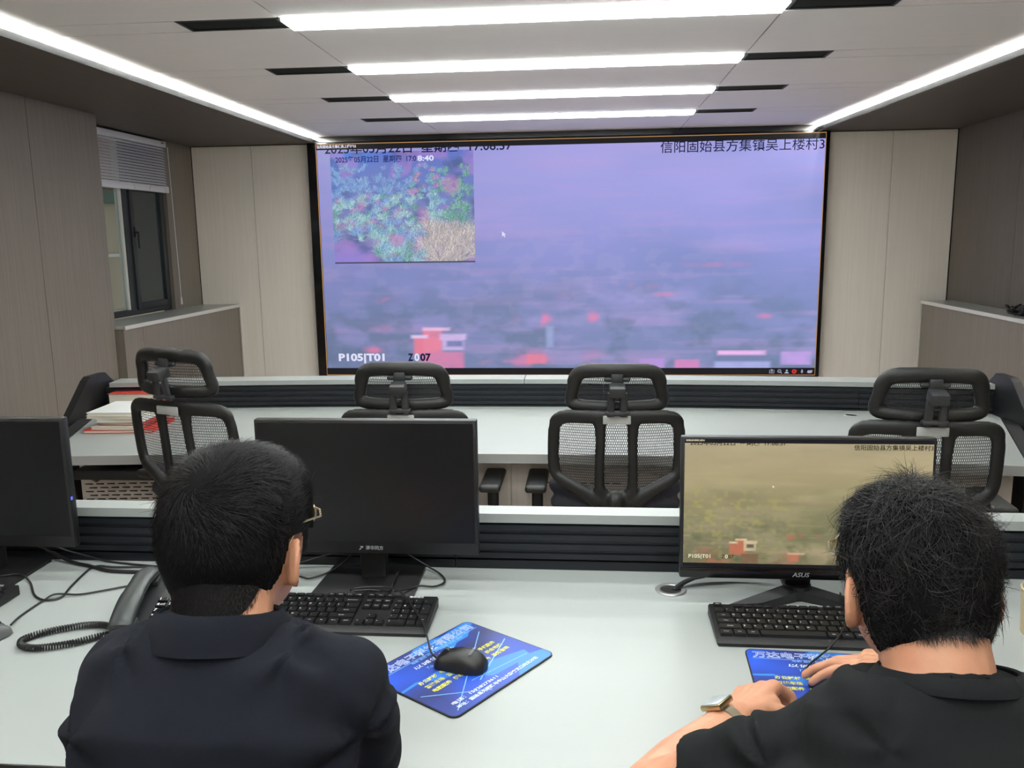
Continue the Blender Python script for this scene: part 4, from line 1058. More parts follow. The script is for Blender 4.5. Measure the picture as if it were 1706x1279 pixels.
# ------------------------------------------------------------------ mouse mats
def mat_board(name, loc, rz, w_, d, label):
    mp = empty(name, loc, rz, label, 'mouse mat', 'blue printed mouse mats')
    m = bpy.data.materials.new('printed_blue'); m.use_nodes = True
    nt = m.node_tree; b = nt.nodes['Principled BSDF']; L = nt.links; b.inputs['Roughness'].default_value = .45
    tc = nt.nodes.new('ShaderNodeTexCoord')
    gr = nt.nodes.new('ShaderNodeTexNoise'); gr.inputs['Scale'].default_value = 7; gr.inputs['Detail'].default_value = 1; L.new(tc.outputs['Object'], gr.inputs['Vector'])
    r1 = nt.nodes.new('ShaderNodeValToRGB'); r1.color_ramp.elements[0].position = .35; r1.color_ramp.elements[1].position = .68
    r1.color_ramp.elements[0].color = (*s2l((26, 32, 84)), 1); r1.color_ramp.elements[1].color = (*s2l((26, 78, 200)), 1); L.new(gr.outputs[0], r1.inputs[0])
    vo = nt.nodes.new('ShaderNodeTexVoronoi'); vo.inputs['Scale'].default_value = 16; mpn = nt.nodes.new('ShaderNodeMapping'); mpn.inputs['Scale'].default_value = (.6, 1.6, 1); mpn.inputs['Rotation'].default_value = (0, 0, .5)
    L.new(tc.outputs['Object'], mpn.inputs[0]); L.new(mpn.outputs[0], vo.inputs['Vector'])
    r2_ = nt.nodes.new('ShaderNodeValToRGB'); r2_.color_ramp.elements[0].position = .72; r2_.color_ramp.elements[1].position = .74
    sp = nt.nodes.new('ShaderNodeSeparateColor'); L.new(vo.outputs['Color'], sp.inputs[0]); L.new(sp.outputs[0], r2_.inputs[0])
    mx = nt.nodes.new('ShaderNodeMix'); mx.data_type = 'RGBA'; L.new(r2_.outputs[0], mx.inputs[0]); L.new(r1.outputs[0], mx.inputs[6]); mx.inputs[7].default_value = (*s2l((40, 122, 214)), 1)
    L.new(mx.outputs[2], b.inputs['Base Color'])
    def rr_(bm, w_, d, r, z0, z1):
        pts = []
        for cx, cy, a0 in ((w_/2-r, d/2-r, 0), (-w_/2+r, d/2-r, PI/2), (-w_/2+r, -d/2+r, PI), (w_/2-r, -d/2+r, 1.5*PI)):
            pts += [(cx+r*math.cos(a0+k*PI/12), cy+r*math.sin(a0+k*PI/12)) for k in range(7)]
        prism(bm, pts, z0, z1, 'z')
    bm = NB(); rr_(bm, w_, d, .014, 0, .0026); obj('rubber_base', bm, M['black_matte'], mp, False)
    bm = NB(); rr_(bm, w_-.004, d-.004, .012, .002, .0030); obj('printed_top', bm, m, mp, False)
    z = .0032
    c_l = M.setdefault('mat_line', mat('print_light_blue', (120, 178, 250), .5)); c_w = M.setdefault('mat_white', mat('print_white', (214, 226, 250), .5)); c_y = M.setdefault('mat_yellow', mat('print_yellow', (206, 204, 62), .5)); c_b = M.setdefault('mat_blue', mat('print_navy', (34, 52, 140), .5))
    FL = lambda x, y, zz=z: TM((x, y, zz), (1, 0, 0), (0, 1, 0))
    yt = d/2-.022
    text_obj('title_outline', '万达电子科技有限公司', .0235, FL(0, yt), c_w, mp, .028, 'CENTER', w_-.024)
    text_obj('title_fill', '万达电子科技有限公司', .0235, FL(0, yt, z+.0001), c_b, mp, -.012, 'CENTER', w_-.026)
    text_obj('tagline', '电脑 监控 网络 办公设备 销售 维修', .0065, FL(.012, yt-.017), c_l, mp, .01, 'CENTER', .13)
    text_obj('slogan', '以诚信 建业', .011, FL(-.012, yt-.033), c_w, mp, .01, 'CENTER', .10, .15)
    text_obj('slogan', 'To develop', .0105, FL(-.018, yt-.048), c_l, mp, .0, 'CENTER', .06, .2)
    for r_, row in enumerate((('办公耗材', '电脑监控', '安防监控', '手机配件'), ('智能车场', '智能广播', '网络布线', '综合布线'), ('电脑配件', '超市收银', '门禁考勤', '投影音响'))):
        for c_, s in enumerate(row): text_obj('service_lettering', s, .0105, FL(-w_/2+.058+c_*.050, yt-.076-r_*.0165), c_y, mp, .03, 'CENTER', .042)
    text_obj('contact_lettering', '电话：15938273611', .009, FL(-w_/2+.026, -d/2+.030), c_w, mp, .015, 'LEFT', .11)
    text_obj('contact_lettering', '地址：固始县光明路与中山大街交叉口向北29米', .009, FL(-w_/2+.026, -d/2+.017), c_w, mp, .02, 'LEFT', .205)
    bm = NB()
    for (x0, y0, x1, y1, t_) in ((-w_/2+.01, yt-.012, w_/2-.01, yt-.012, .0007), (-w_/2+.012, -.02, -.03, -d/2+.01, .0009), (-.02, -d/2+.045, w_/2-.012, .0, .0012), (-.03, -d/2+.055, w_/2-.03, -d/2+.04, .0007), (-w_/2+.02, -d/2+.012, w_/2-.02, d/2-.05, .0008)):
        p, q = Vector((x0, y0, z-.0001)), Vector((x1, y1, z-.0001)); n_ = Vector((-(q-p).y, (q-p).x, 0)).normalized()*t_
        bm.faces.new([bm.verts.new(v) for v in (p-n_, q-n_, q+n_, p+n_)])
    me = bpy.data.meshes.new('light_streaks'); bm.to_mesh(me); bm.free(); new_obj('light_streaks', me, c_l, mp)
    return mp
padA = mat_board('mouse_mat', (-.215, 1.342, .7503), math.radians(56), .262, .212, 'blue printed mouse mat lying askew in the middle of the near desk')
padB = mat_board('mouse_mat', (.404, 1.318, .7503), math.radians(-3), .256, .210, 'blue printed mouse mat under the hands of the man in charcoal')

# ------------------------------------------------------------------ mice
def make_mouse(m='black', ink=True):
    mo = empty('computer_mouse')
    bm = NB(); R = []
    prof = [(-.054, .004, .006), (-.050, .020, .018), (-.040, .027, .028), (-.022, .031, .0355), (0, .0305, .038), (.020, .0285, .034), (.038, .0275, .026), (.049, .024, .018), (.054, .015, .010)]
    for y, hw, h in prof:
        y, hw, h = y*.86, hw*.86, h*.86; ring = []
        for k in range(20):
            a = 2*PI*k/20; cx = math.copysign(abs(math.cos(a))**.75, math.cos(a))*hw; sz = math.sin(a)
            ring.append(bm.verts.new((cx, y, .0005+(h-.0005)*max(0, sz)**.8 if sz > 0 else .0005+.002*(1+sz))))
        R.append(ring)
    for i in range(len(R)-1): bridge(bm, R[i], R[i+1])
    bm.faces.new(R[0][::-1]); bm.faces.new(R[-1])
    bmesh.ops.subdivide_edges(bm, edges=bm.edges[:], cuts=1, smooth=.6, use_grid_fill=True)
    obj('mouse_shell', bm, M['black' if m == 'black' else m], mo, True, 60)
    bm = NB(); cyl(bm, (-.0035, .026, .0232), .0075, .007, 20, 'x'); obj('scroll_wheel', bm, M['chair_light'], mo)
    bm = NB(); tube(bm, smooth_path([(0, .044, .0125), (0, .0344, .0231), (0, .019, .0297), (0, .0103, .0318)], 5), .0006, 5); obj('button_gap', bm, M['void'], mo)
    if ink:
        text_obj('maker_lettering', '清华同方', .0075, TM((.0, -.019, .0312), (-1, 0, 0), (0, -.96, .28)), M['grey_ink'], mo, .015)
    return mo
mA_ = make_mouse(); mA_.location = (-.213, 1.333, .7535); mA_.rotation_euler = (0, 0, math.radians(78)); tag(mA_, 'black mouse on the mat lying askew', 'computer mouse', 'desk mice')
mB_ = copy_tree(mA_); mB_.location = (.407, 1.292, .7535); mB_.rotation_euler = (0, 0, math.radians(52)); tag(mB_, 'black mouse under the right hand of the man in charcoal')
mC_ = make_mouse('grey_mouse', False); mC_.location = (-1.118, 1.375, .7505); mC_.rotation_euler = (0, 0, math.radians(-18)); tag(mC_, 'grey mouse at the left photo edge', 'computer mouse', 'desk mice')
def wcable(name, pts, r, parent):
    """cable given in room coordinates, kept as a part of its thing"""
    Mi = (Matrix.Translation(parent.location) @ Euler(parent.rotation_euler).to_matrix().to_4x4()).inverted()
    bm = NB(); tube(bm, [Mi @ p for p in smooth_path(pts, 8)], r, 6); return obj(name, bm, M['cable'], parent)
wcable('mouse_cable', [(-.257, 1.343, .762), (-.271, 1.362, .763), (-.285, 1.40, .772), (-.305, 1.452, .777), (-.341, 1.520, .782), (-.372, 1.568, .784), (-.40, 1.588, .783), (-.435, 1.592, .782), (-.47, 1.584, .781), (-.475, 1.574, .781)], .0019, mA_)
wcable('mouse_cable', [(.372, 1.320, .762), (.364, 1.335, .763), (.378, 1.36, .764), (.402, 1.39, .763), (.43, 1.42, .768), (.46, 1.46, .778), (.49, 1.52, .784), (.50, 1.60, .775), (.52, 1.68, .753)], .0019, mB_)
wcable('mouse_cable', [(-1.102, 1.427, .760), (-1.118, 1.47, .7535), (-1.120, 1.51, .7535), (-1.119, 1.552, .7535), (-1.108, 1.575, .757), (-1.063, 1.584, .7535), (-1.024, 1.605, .7535), (-.985, 1.63, .7535), (-.93, 1.66, .7535)], .0020, mC_)

# ------------------------------------------------------------------ desk telephone
ph = empty('desk_telephone', (-.823, 1.510, .7505), .20, 'black desk telephone with corded handset beside the man in navy', 'telephone')
al = math.radians(8)
P_ = Matrix.Translation((0, -.095, .012)) @ Matrix.Rotation(al, 4, 'X')      # plane of the key face: origin at its front edge
bm = NB(); prism(bm, [(-.100, 0), (.112, 0), (.112, .036), (.104, .040), (-.100, .0115)], -.088, .078, 'x'); bmesh.ops.bevel(bm, geom=[e for e in bm.edges if e.calc_length() > .05], offset=.003, segments=2, affect='EDGES'); obj('phone_body', bm, M['phone'], ph)
def hs(y, z): return P_ @ Vector((-.062, y, z))
bm = NB()
pts = [hs(-.006, .014), hs(.012, .022), (hs(.05, .030)), hs(.095, .032), hs(.14, .030), hs(.178, .022), hs(.197, .012)]
nrm = P_.to_3x3() @ Vector((0, 0, 1))
tube(bm, smooth_path(pts, 4), [.0235]*2+[.023]*9+[.021]*3+[.0205]*2+[.022]*9, 14, True and False, rv=[.010, .012]+[.012]*21+[.012, .010], upv=nrm) if len(smooth_path(pts, 4)) == 25 else None
obj('handset', bm, M['handset'], ph, True, 50)
bm = NB(); box(bm, P_ @ Vector((-.062, .012, .006)), (.044, .036, .014), Matrix.Rotation(al, 3, 'X'), bev=.003); obj('cradle', bm, M['phone'], ph); bm = NB(); box(bm, P_ @ Vector((-.062, .175, .006)), (.044, .036, .014), Matrix.Rotation(al, 3, 'X'), bev=.003); obj('cradle', bm, M['phone'], ph)
keys = ['1', '2', '3', '4', '5', '6', '7', '8', '9', '*', '0', '#']; subs = ['', 'ABC', 'DEF', 'GHI', 'JKL', 'MNO', 'PQRS', 'TUV', 'WXYZ', 'redial', 'OPER', 'TONE']
R3 = Matrix.Rotation(al, 3, 'X')
for i, k in enumerate(keys):
    x = -.014+(i % 3)*.0235; y = .100-(i//3)*.0195
    bm = NB(); c = Vector((0, 0, .003)); box(bm, c, (.0185, .0125, .007), None, bev=.0015)
    add_text(bm, k, .0115, TM((-.0045, 0, .0067), (1, 0, 0), (0, 1, 0)), .02, 'CENTER', 1)
    if subs[i]: add_text(bm, subs[i], .0042, TM((.0040, -.0012, .0067), (1, 0, 0), (0, 1, 0)), .01, 'CENTER', 1, .0085)
    me = bpy.data.meshes.new('dial_key'); bm.to_mesh(me); bm.free(); o = new_obj('dial_key', me, [M['black_gloss'], M['white_ink']], ph); o.location = P_ @ Vector((x, y, 0)); o.rotation_euler = (al, 0, 0)
for x in (-.016, .008, .032):
    bm = NB(); box(bm, (0, 0, .002), (.017, .006, .005), None, bev=.0012); box(bm, (0, 0, .0046), (.010, .0016, .0004), None, mi=1)
    o = obj('function_key', bm, [M['black_gloss'], M['grey_ink']], ph); o.location = P_ @ Vector((x+.003, .018, 0)); o.rotation_euler = (al, 0, 0)
bm = NB(); box(bm, (0, 0, .001), (.075, .034, .003), None, bev=.001); o = obj('phone_display', bm, M['glass_dark'], ph); o.location = P_ @ Vector((.02, .165, 0)); o.rotation_euler = (al, 0, 0)
# coiled cord
Mi = (Matrix.Translation(ph.location) @ Euler(ph.rotation_euler).to_matrix().to_4x4()).inverted()
core = smooth_path([(-.880, 1.412, .766), (-.925, 1.440, .7585), (-.965, 1.437, .7575), (-1.007, 1.415, .7575), (-1.034, 1.391, .7575), (-1.041, 1.370, .7575), (-1.024, 1.350, .7575), (-.99, 1.346, .7575), (-.94, 1.368, .7575), (-.906, 1.396, .7575), (-.885, 1.405, .758), (-.868, 1.41, .757)], 40)
acc = [0]; 
for i in range(1, len(core)): acc.append(acc[-1]+(core[i]-core[i-1]).length)
L_tot = acc[-1]; turns = int(L_tot/.0046); pts = []; N_ = turns*10
j = 0
for i in range(N_+1):
    s = L_tot*i/N_
    while j < len(acc)-2 and acc[j+1] < s: j += 1
    t_ = (s-acc[j])/max(1e-9, acc[j+1]-acc[j]); p = core[j].lerp(core[j+1], t_); d = (core[j+1]-core[j]).normalized(); u = Vector((-d.y, d.x, 0)).normalized(); v = u.cross(d)
    a = 2*PI*i/10; pts.append(Mi @ (p+u*(.0052*math.cos(a))+v*(.0052*math.sin(a))))
bm = NB(); tube(bm, pts, .0017, 5); obj('coiled_cord', bm, M['cable'], ph)
wcable('line_cord', [(-.868, 1.392, .760), (-.872, 1.375, .7535), (-.868, 1.35, .7535), (-.845, 1.325, .7535), (-.79, 1.31, .7535)], .0012, ph)
# ------------------------------------------------------------------ the two men
def head_M(c, yaw, pitch):
    """head frame: x to the right ear, y out of the face, z up; yaw to the right, pitch down"""
    return Matrix.Translation(Vector(c)) @ Matrix.Rotation(-yaw, 4, 'Z') @ Matrix.Rotation(-pitch, 4, 'X')

def skull(az, zn, a, bf, bb, cu, cl):
    """skin/hair hull radius in the head frame; az from the face towards the right ear, zn in [-1, 1]"""
    p = 2.25 if zn > 0 else 2.9
    s = max(0, 1-abs(zn)**p)**(1/p)
    b = bf if math.cos(az) > 0 else bb
    ex = 2.3
    r = (abs(math.sin(az)/a)**ex+abs(math.cos(az)/b)**ex)**(-1/ex)
    z = zn*(cu if zn > 0 else cl)
    return Vector((math.sin(az)*r*s, math.cos(az)*r*s, z))

def hull_mesh(bm, M_, a, bf, bb, cu, cl, n=40, k=22):
    rings = []
    for i in range(1, k):
        zn = -math.cos(PI*i/k)
        rings.append([bm.verts.new(M_ @ skull(2*PI*j/n, zn, a, bf, bb, cu, cl)) for j in range(n)])
    for i in range(len(rings)-1): bridge(bm, rings[i], rings[i+1])
    bm.faces.new(rings[0][::-1]); bm.faces.new(rings[-1])

def head_flesh(bm, M_, dims):
    a, bf, bb, cu, cl = dims
    R3_ = M_.to_3x3()
    E_ = lambda c, r, rot=None: ellipsoid(bm, M_ @ Vector(c), r, R3_ if rot is None else R3_ @ rot, 3)
    hull_mesh(bm, M_, a, bf, bb, cu, cl)
    E_((0, .035, -.055), (.058, .058, .062)); E_((0, .062, -.095), (.034, .030, .022)); E_((0, .030, -.085), (.050, .050, .038))   # face, chin, jaw
    E_((0, .094, -.030), (.013, .020, .014)); capsule(bm, M_ @ Vector((0, .090, .006)), .008, M_ @ Vector((0, .102, -.028)), .011)   # nose
    for s in (-1, 1):
        E_((s*.012, .092, -.034), (.008, .010, .007)); E_((s*.034, .068, -.028), (.022, .020, .018)); E_((s*.030, .083, .022), (.022, .010, .006))    # nostril, cheek, brow
    E_((0, .088, -.062), (.024, .010, .006)); E_((0, .086, -.071), (.021, .010, .006))                  # lips
    for s in (-1, 1):                                                                                    # ears
        rot = Matrix.Rotation(s*.55, 3, 'Z') @ Matrix.Rotation(-.15, 3, 'X')
        E_((s*(a+.006), -.008, -.044), (.0055, .0155, .027), rot)
        n_ = 12; pts = []
        for k in range(n_+1):
            t = -1.9+k*(4.4)/n_
            pts.append(M_ @ (Vector((s*(a+.009), -.008, -.043)) + rot @ Vector((s*.003, -.0165*math.cos(t-.3), .0265*math.sin(t-.3)))))
        for q in range(n_): capsule(bm, pts[q], .0042, pts[q+1], .0042, 8, 2)
        E_((s*(a+.002), .002, -.067), (.005, .007, .008))

def finger(bm, base, d, nrm, lens, curls, r0, r1):
    """three joints bending towards -nrm"""
    p = Vector(base); d = Vector(d).normalized(); ax = d.cross(Vector(nrm)).normalized(); n = len(lens); r = r0; out = []
    for L, c in zip(lens, curls):
        d = Matrix.Rotation(-c, 3, ax) @ d
        q = p+d*L; rn = r-(r0-r1)/n
        capsule(bm, p, r, q, rn, 10, 3); out.append((p.copy(), q.copy(), rn, d.copy())); p = q; r = rn
    return out

def hand(bm, wrist, fwd, back, side, curl, thumb, sc=1., spread=.10):
    """palm and five fingers; fwd = along the hand, back = out of the back of the hand, side = +1 thumb on the local right"""
    f = Vector(fwd).normalized(); b = Vector(back); b = (b-f*b.dot(f)).normalized(); r = f.cross(b).normalized()   # r: local right
    w_ = Vector(wrist); P = lambda x, y, z: w_+r*(x*sc)+f*(y*sc)+b*(z*sc)
    t = side
    for x0, x1, rr in ((.012, .027, .0135), (.004, .009, .0145), (-.006, -.010, .014), (-.014, -.028, .0125)):
        capsule(bm, P(t*x0, .008, 0), .0155*sc, P(t*x1, .082, .002), rr*sc, 12, 3)
    capsule(bm, P(t*.018, .018, -.006), .018*sc, P(t*.032, .050, -.010), .014*sc, 12, 3)
    tips = []
    for i, (x, y, L) in enumerate(((.0285, .088, (.040, .025, .020)), (.0095, .093, (.044, .028, .021)), (-.0105, .089, (.041, .026, .020)), (-.029, .080, (.032, .020, .018)))):
        a = t*spread*(1-i*.65); d = f*math.cos(a)+r*math.sin(a)
        tips.append(finger(bm, P(t*x, y, .001), d, b, [q*sc for q in L], curl[i], (.0092 if i < 3 else .008)*sc, (.0070 if i < 3 else .0062)*sc))
    d = (f*thumb[0]+r*(t*thumb[1])+b*thumb[2]); nn = (r*(-t)+b*.4)
    tips.append(finger(bm, P(t*.028, .030, -.008), d, (b*.6+r*t*.8), [.040*sc, .031*sc, .025*sc], thumb[3], .0118*sc, .0088*sc))
    return tips

def strands(bm, roots, flow, length, width, segs, M_, grav=0.0, jitter=.25, lift=.2, rs=None, curlf=0.):
    """tapered three-sided hairs; roots = (point, normal) in the head frame"""
    rs = rs or random.Random(1)
    for p, n in roots:
        d = flow(p, n); d = (d-n*d.dot(n))
        if d.length < 1e-5: continue
        d.normalize()
        sd = n.cross(d)
        L = length(p)*rs.uniform(.7, 1.25); lf = lift*rs.uniform(.4, 1.6)
        d = (d+sd*rs.gauss(0, jitter)).normalized()
        q = p.copy(); dirn = (d+n*lf).normalized(); step = L/segs; cv = rs.gauss(0, 1)*curlf; prev = None; u0 = None
        for k in range(segs+1):
            w_ = width*(1-k/segs*.85)
            u = dirn.cross(n); 
            if u.length < 1e-4: u = sd
            u.normalize(); v = u.cross(dirn)
            ring = [bm.verts.new(M_ @ (q+u*(w_*math.cos(a))+v*(w_*math.sin(a)*.7))) for a in (0, 2.094, 4.189)]
            if prev: bridge(bm, prev, ring)
            prev = ring
            q = q+dirn*step
            dirn = (dirn-n*(.55*lf/segs)+sd*(cv/segs)+Vector((0, 0, -grav/segs))).normalized()

def hair_cap(name, M_, dims, line, whorl, n_str, length, width, segs, parent, seed, thick, jitter, lift, grav, curlf, lump, swirl, fade=None):
    """scalp shell plus combed hairs"""
    a, bf, bb, cu, cl = dims
    rs = random.Random(seed)
    bm = NB(); n, k = 160, 96; g = {}
    th = lambda az, zn: thick(az, zn)
    def pt(az, zn, extra=0.):
        t = th(az, zn)+extra
        return skull(az, zn, a+t, bf+t, bb+t, cu+t, cl)
    def nz(p): return lump*(mnoise.noise(p*55)*.6+mnoise.noise(p*110+Vector((3, 1, 7)))*.4)
    for i in range(k+1):
        zn = math.sin(-PI/2*.93+(PI/2*1.925)*i/k)
        for j in range(n):
            az = 2*PI*j/n-PI
            if zn >= line(az)-.03:
                p = pt(az, max(zn, line(az))); g[i, j] = bm.verts.new(M_ @ (p+p.normalized()*nz(p)))
    for i in range(k):
        for j in range(n):
            q = [(i, j), (i, (j+1) % n), (i+1, (j+1) % n), (i+1, j)]
            if all(x in g for x in q): bm.faces.new([g[x] for x in q])
    top = [g[k, j] for j in range(n) if (k, j) in g]
    if len(top) == n: bm.faces.new(top)
    for f in bm.faces: f.material_index = 1
    W = whorl.normalized()
    def flow(p, nrm):
        d = p.normalized(); t = d-W*d.dot(W)
        if t.length < 1e-4: t = Vector((1, 0, 0))
        t.normalize(); sw = swirl*math.exp(-((d-W).length/.45)**2)
        f = t*math.cos(sw)+nrm.cross(t)*math.sin(sw)
        nn = Vector((mnoise.noise(p*30), mnoise.noise(p*30+Vector((9, 0, 0))), mnoise.noise(p*30+Vector((0, 9, 0)))))
        return f+nn*jitter*2.2
    roots = []
    while len(roots) < n_str:
        az = rs.uniform(-PI, PI); zn = min(.9999, rs.uniform(-.93, 1.01))
        if zn < line(az): continue
        p = pt(az, zn); e = .01
        pa = pt(az+e, zn)-p; pz = pt(az, min(.998, zn+e))-pt(az, zn-e)
        nrm = pz.cross(pa)
        if nrm.length < 1e-9: nrm = p.normalized()
        nrm.normalize()
        if nrm.dot(p) < 0: nrm = -nrm
        roots.append((p-nrm*.002+p.normalized()*nz(p), nrm))
    strands(bm, roots, flow, length, width, segs, M_, grav, jitter, lift, rs, curlf)
    me = bpy.data.meshes.new(name); bm.normal_update(); bm.to_mesh(me); bm.free()
    me.polygons.foreach_set('use_smooth', np.ones(len(me.polygons), dtype=bool))
    return new_obj(name, me, [M['hair'], M['scalp']], parent)

def nape(HM, nb, parent, n, length, half, t0, mname, r0=.0595, shell=0.):
    """cropped hair on the back of the neck, tapering towards the sides"""
    A = nb+Vector((0, -.02, -.05)); B = HM @ NECK_TOP; ax = (B-A).normalized(); u = Vector((1, 0, 0)); u = (u-ax*u.dot(ax)).normalized(); v = ax.cross(u); L = (B-A).length
    rs = random.Random(5)
    def pt(t, a, r): return A+ax*(L*t)+u*(math.sin(a)*r)-v*(math.cos(a)*r)
    low = lambda a: t0+(1.25-t0)*abs(a/half)**3
    bm = NB(); R = []
    for i in range(16):
        row = []
        for k in range(33):
            a = half*(k/16-1); t = low(a)+shell+(1.3-low(a)-shell)*i/15
            row.append(bm.verts.new(pt(t, a, r0+.0006+.016*max(0, t-.72))))
        R.append(row)
    for i in range(15):
        for k in range(32):
            f = bm.faces.new((R[i][k], R[i][k+1], R[i+1][k+1], R[i+1][k])); f.material_index = 1
    roots = []
    for _ in range(n):
        a = rs.uniform(-half, half); t = rs.uniform(low(a)-.05, 1.25)
        p = pt(t, a, r0); roots.append((p, (p-(A+ax*(L*t))).normalized()))
    strands(bm, roots, lambda p, n_: -ax, lambda p: length, .00035, 3, Matrix.Identity(4), 0, .35, .35, rs)
    me = bpy.data.meshes.new('nape_hair'); bm.to_mesh(me); bm.free(); new_obj('nape_hair', me, [M[mname], M['scalp']], parent)

def torso(bm, spine, inflate=0.):
    """loft: (centre, half width, half depth, forward lean)"""
    rings = []
    for c, hw, hd, lean in spine:
        v = Vector((0, math.cos(lean), -math.sin(lean))).normalized()
        rings.append((Vector(c), Vector((1, 0, 0)), v, hw+inflate, hd+inflate))
    return loft(bm, rings, 32)

def folds(centre, amp, seeds):
    """cloth folds running out from given points"""
    def f(p):
        s = amp*.45*mnoise.noise(p*9)
        for (c, d, fr, rad) in seeds:
            v = p-c; L = v.length
            if L < rad*2.2:
                ang = math.atan2((v-d*v.dot(d)).z, (v-d*v.dot(d)).x+1e-6)
                s += amp*math.sin(ang*fr+1.5*mnoise.noise(p*14))*math.exp(-(L/rad)**2)*min(1, L/.03)
        return s
    return f

NECK_TOP = Vector((0, -.022, -.045))
def seated_man(name, label, bx, neck, HM, dims, sh_l, sh_r, el_l, el_r, wr_l, wr_r, hands, hair_fn, shirt_mat, sleeve_l, sleeve_r, collar, seeds, seed, top_dz=.004, lift=.003):
    nb = Vector(neck)
    by = .42
    spine = [((bx, by+.10, .47), .165, .115, .1), ((bx, by+.13, .56), .168, .118, .2), ((bx, by+.24, .70), .158, .110, .4), ((bx+(nb.x-bx)*.5, nb.y-.065, .84), .150, .104, .3),
             ((nb.x, nb.y-.045, nb.z-.115), .158, .100, .35), ((nb.x, nb.y-.015, nb.z-.055), .145, .075, .4), ((nb.x, nb.y+.005, nb.z-.022), .085, .062, .4)]
    hip = [Vector((bx+s*.10, by+.16, .52)) for s in (-1, 1)]; knee = [Vector((bx+s*.14, by+.60, .54)) for s in (-1, 1)]; ank = [Vector((bx+s*.14, by+.62, .10)) for s in (-1, 1)]
    bm = NB(); head_flesh(bm, HM, dims)
    hc = HM @ NECK_TOP
    capsule(bm, nb+Vector((0, -.02, -.05)), .060, hc, .058, 20)
    torso(bm, spine)
    for S, E_, W_ in ((sh_l, el_l, wr_l), (sh_r, el_r, wr_r)):
        S, E_, W_ = Vector(S), Vector(E_), Vector(W_)
        capsule(bm, nb+Vector((0, -.02, -.050)), .048, S, .044, 16)
        capsule(bm, S, .05, E_, .040, 16); mid = E_.lerp(W_, .35); capsule(bm, E_, .040, mid, .041, 16); capsule(bm, mid, .041, W_, .027, 16)
    for fn in hands: fn(bm)
    for i in (0, 1):
        capsule(bm, hip[i], .085, knee[i], .06, 16); capsule(bm, knee[i], .058, ank[i], .04, 16); capsule(bm, ank[i]+Vector((0, -.01, -.055)), .035, ank[i]+Vector((0, .14, -.065)), .03, 12)
    me = fuse_mesh(name, bm, .0034, 3)
    P = new_obj(name, me, M['skin']); tag(P, label, 'person')
    # eyes, hidden from behind but there
    for s in (-1, 1):
        bm = NB(); ellipsoid(bm, HM @ Vector((s*.031, .080, .004)), (.0125, .0125, .0125), None, 3); obj('eye', bm, M['white_cover'], P)
    hair_fn(P)
    # shirt
    inf = .012
    bm = NB(); torso(bm, [(Vector(q[0])+Vector((0, -.003, lift if iq > 3 else 0)), q[1], q[2], q[3]) for iq, q in enumerate(spine)]+[((nb.x, nb.y-.010, nb.z+top_dz), .066, .060, .32)], inf)
    for S, E_, sl in ((sh_l, el_l, sleeve_l), (sh_r, el_r, sleeve_r)):
        S, E_ = Vector(S), Vector(E_)
        capsule(bm, nb+Vector((0, -.022, -.047)), .064, S+Vector((0, -.002, .001)), .060, 20); capsule(bm, S, .061, S.lerp(E_, sl), .059, 20)
        capsule(bm, S+Vector((0, -.01, -.01)), .06, Vector((nb.x+(S.x-nb.x)*.5, nb.y-.06, nb.z-.15)), .080, 18)
        e = S.lerp(E_, sl); d = (E_-S).normalized(); tube(bm, [e+d*.02, e+d*.05], [.060, .058], 20)
    me = fuse_mesh('shirt', bm, .0052, 7, folds(nb, .0078, seeds))
    sh = new_obj('shirt', me, M[shirt_mat], P)
    collar(P, sh, nb)
    # trousers and shoes
    bm = NB()
    torso(bm, spine[:3], .014)
    for i in (0, 1): capsule(bm, hip[i], .098, knee[i], .074, 16); capsule(bm, knee[i], .072, ank[i]+Vector((0, 0, .03)), .058, 16)
    new_obj('trousers', fuse_mesh('trousers', bm, .010, 5), M['trouser'], P)
    for i in (0, 1):
        bm = NB(); capsule(bm, ank[i]+Vector((0, -.015, -.052)), .046, ank[i]+Vector((0, .15, -.060)), .040, 14); capsule(bm, ank[i]+Vector((0, 0, -.02)), .048, ank[i]+Vector((0, 0, -.05)), .048, 14)
        me = fuse_mesh('shoe', bm, .006, 3)
        new_obj('shoe', me, M['black'], P)
    return P, sh

def collar_band(P, sh, c, axis, r, rv, h, flare, m, name, fold=0., segs=48, gap=None):
    """cloth band round the neck; axis = up direction of the neck"""
    ax = Vector(axis).normalized(); u, v = Vector((1, 0, 0)), None
    u = (u-ax*u.dot(ax)).normalized(); v = ax.cross(u)
    prof = [(0, 0), (h*.5, .0), (h, flare), (h+.002, flare+.003), (h*.5, .006), (0, .007)]
    if fold: prof = [(0, 0), (h*.6, .001), (h, flare), (h+.0025, flare+.004), (h*.7, fold*.5+.004), (h*.2, fold*.9), (-h*.18, fold*1.15), (-h*.16, fold*.9), (h*.2, .008)]
    bm = NB(); R = []
    for j in range(segs):
        a = 2*PI*j/segs; ring = []
        for z_, dr in prof:
            wob = .0016*math.sin(3*a+z_*40)
            ring.append(bm.verts.new(Vector(c)+u*(math.cos(a)*(r+dr+wob))+v*(math.sin(a)*(rv+dr+wob))+ax*z_))
        R.append(ring)
    for j in range(segs): bridge(bm, R[j], R[(j+1) % segs])
    return obj(name, bm, m, sh, True, 70)

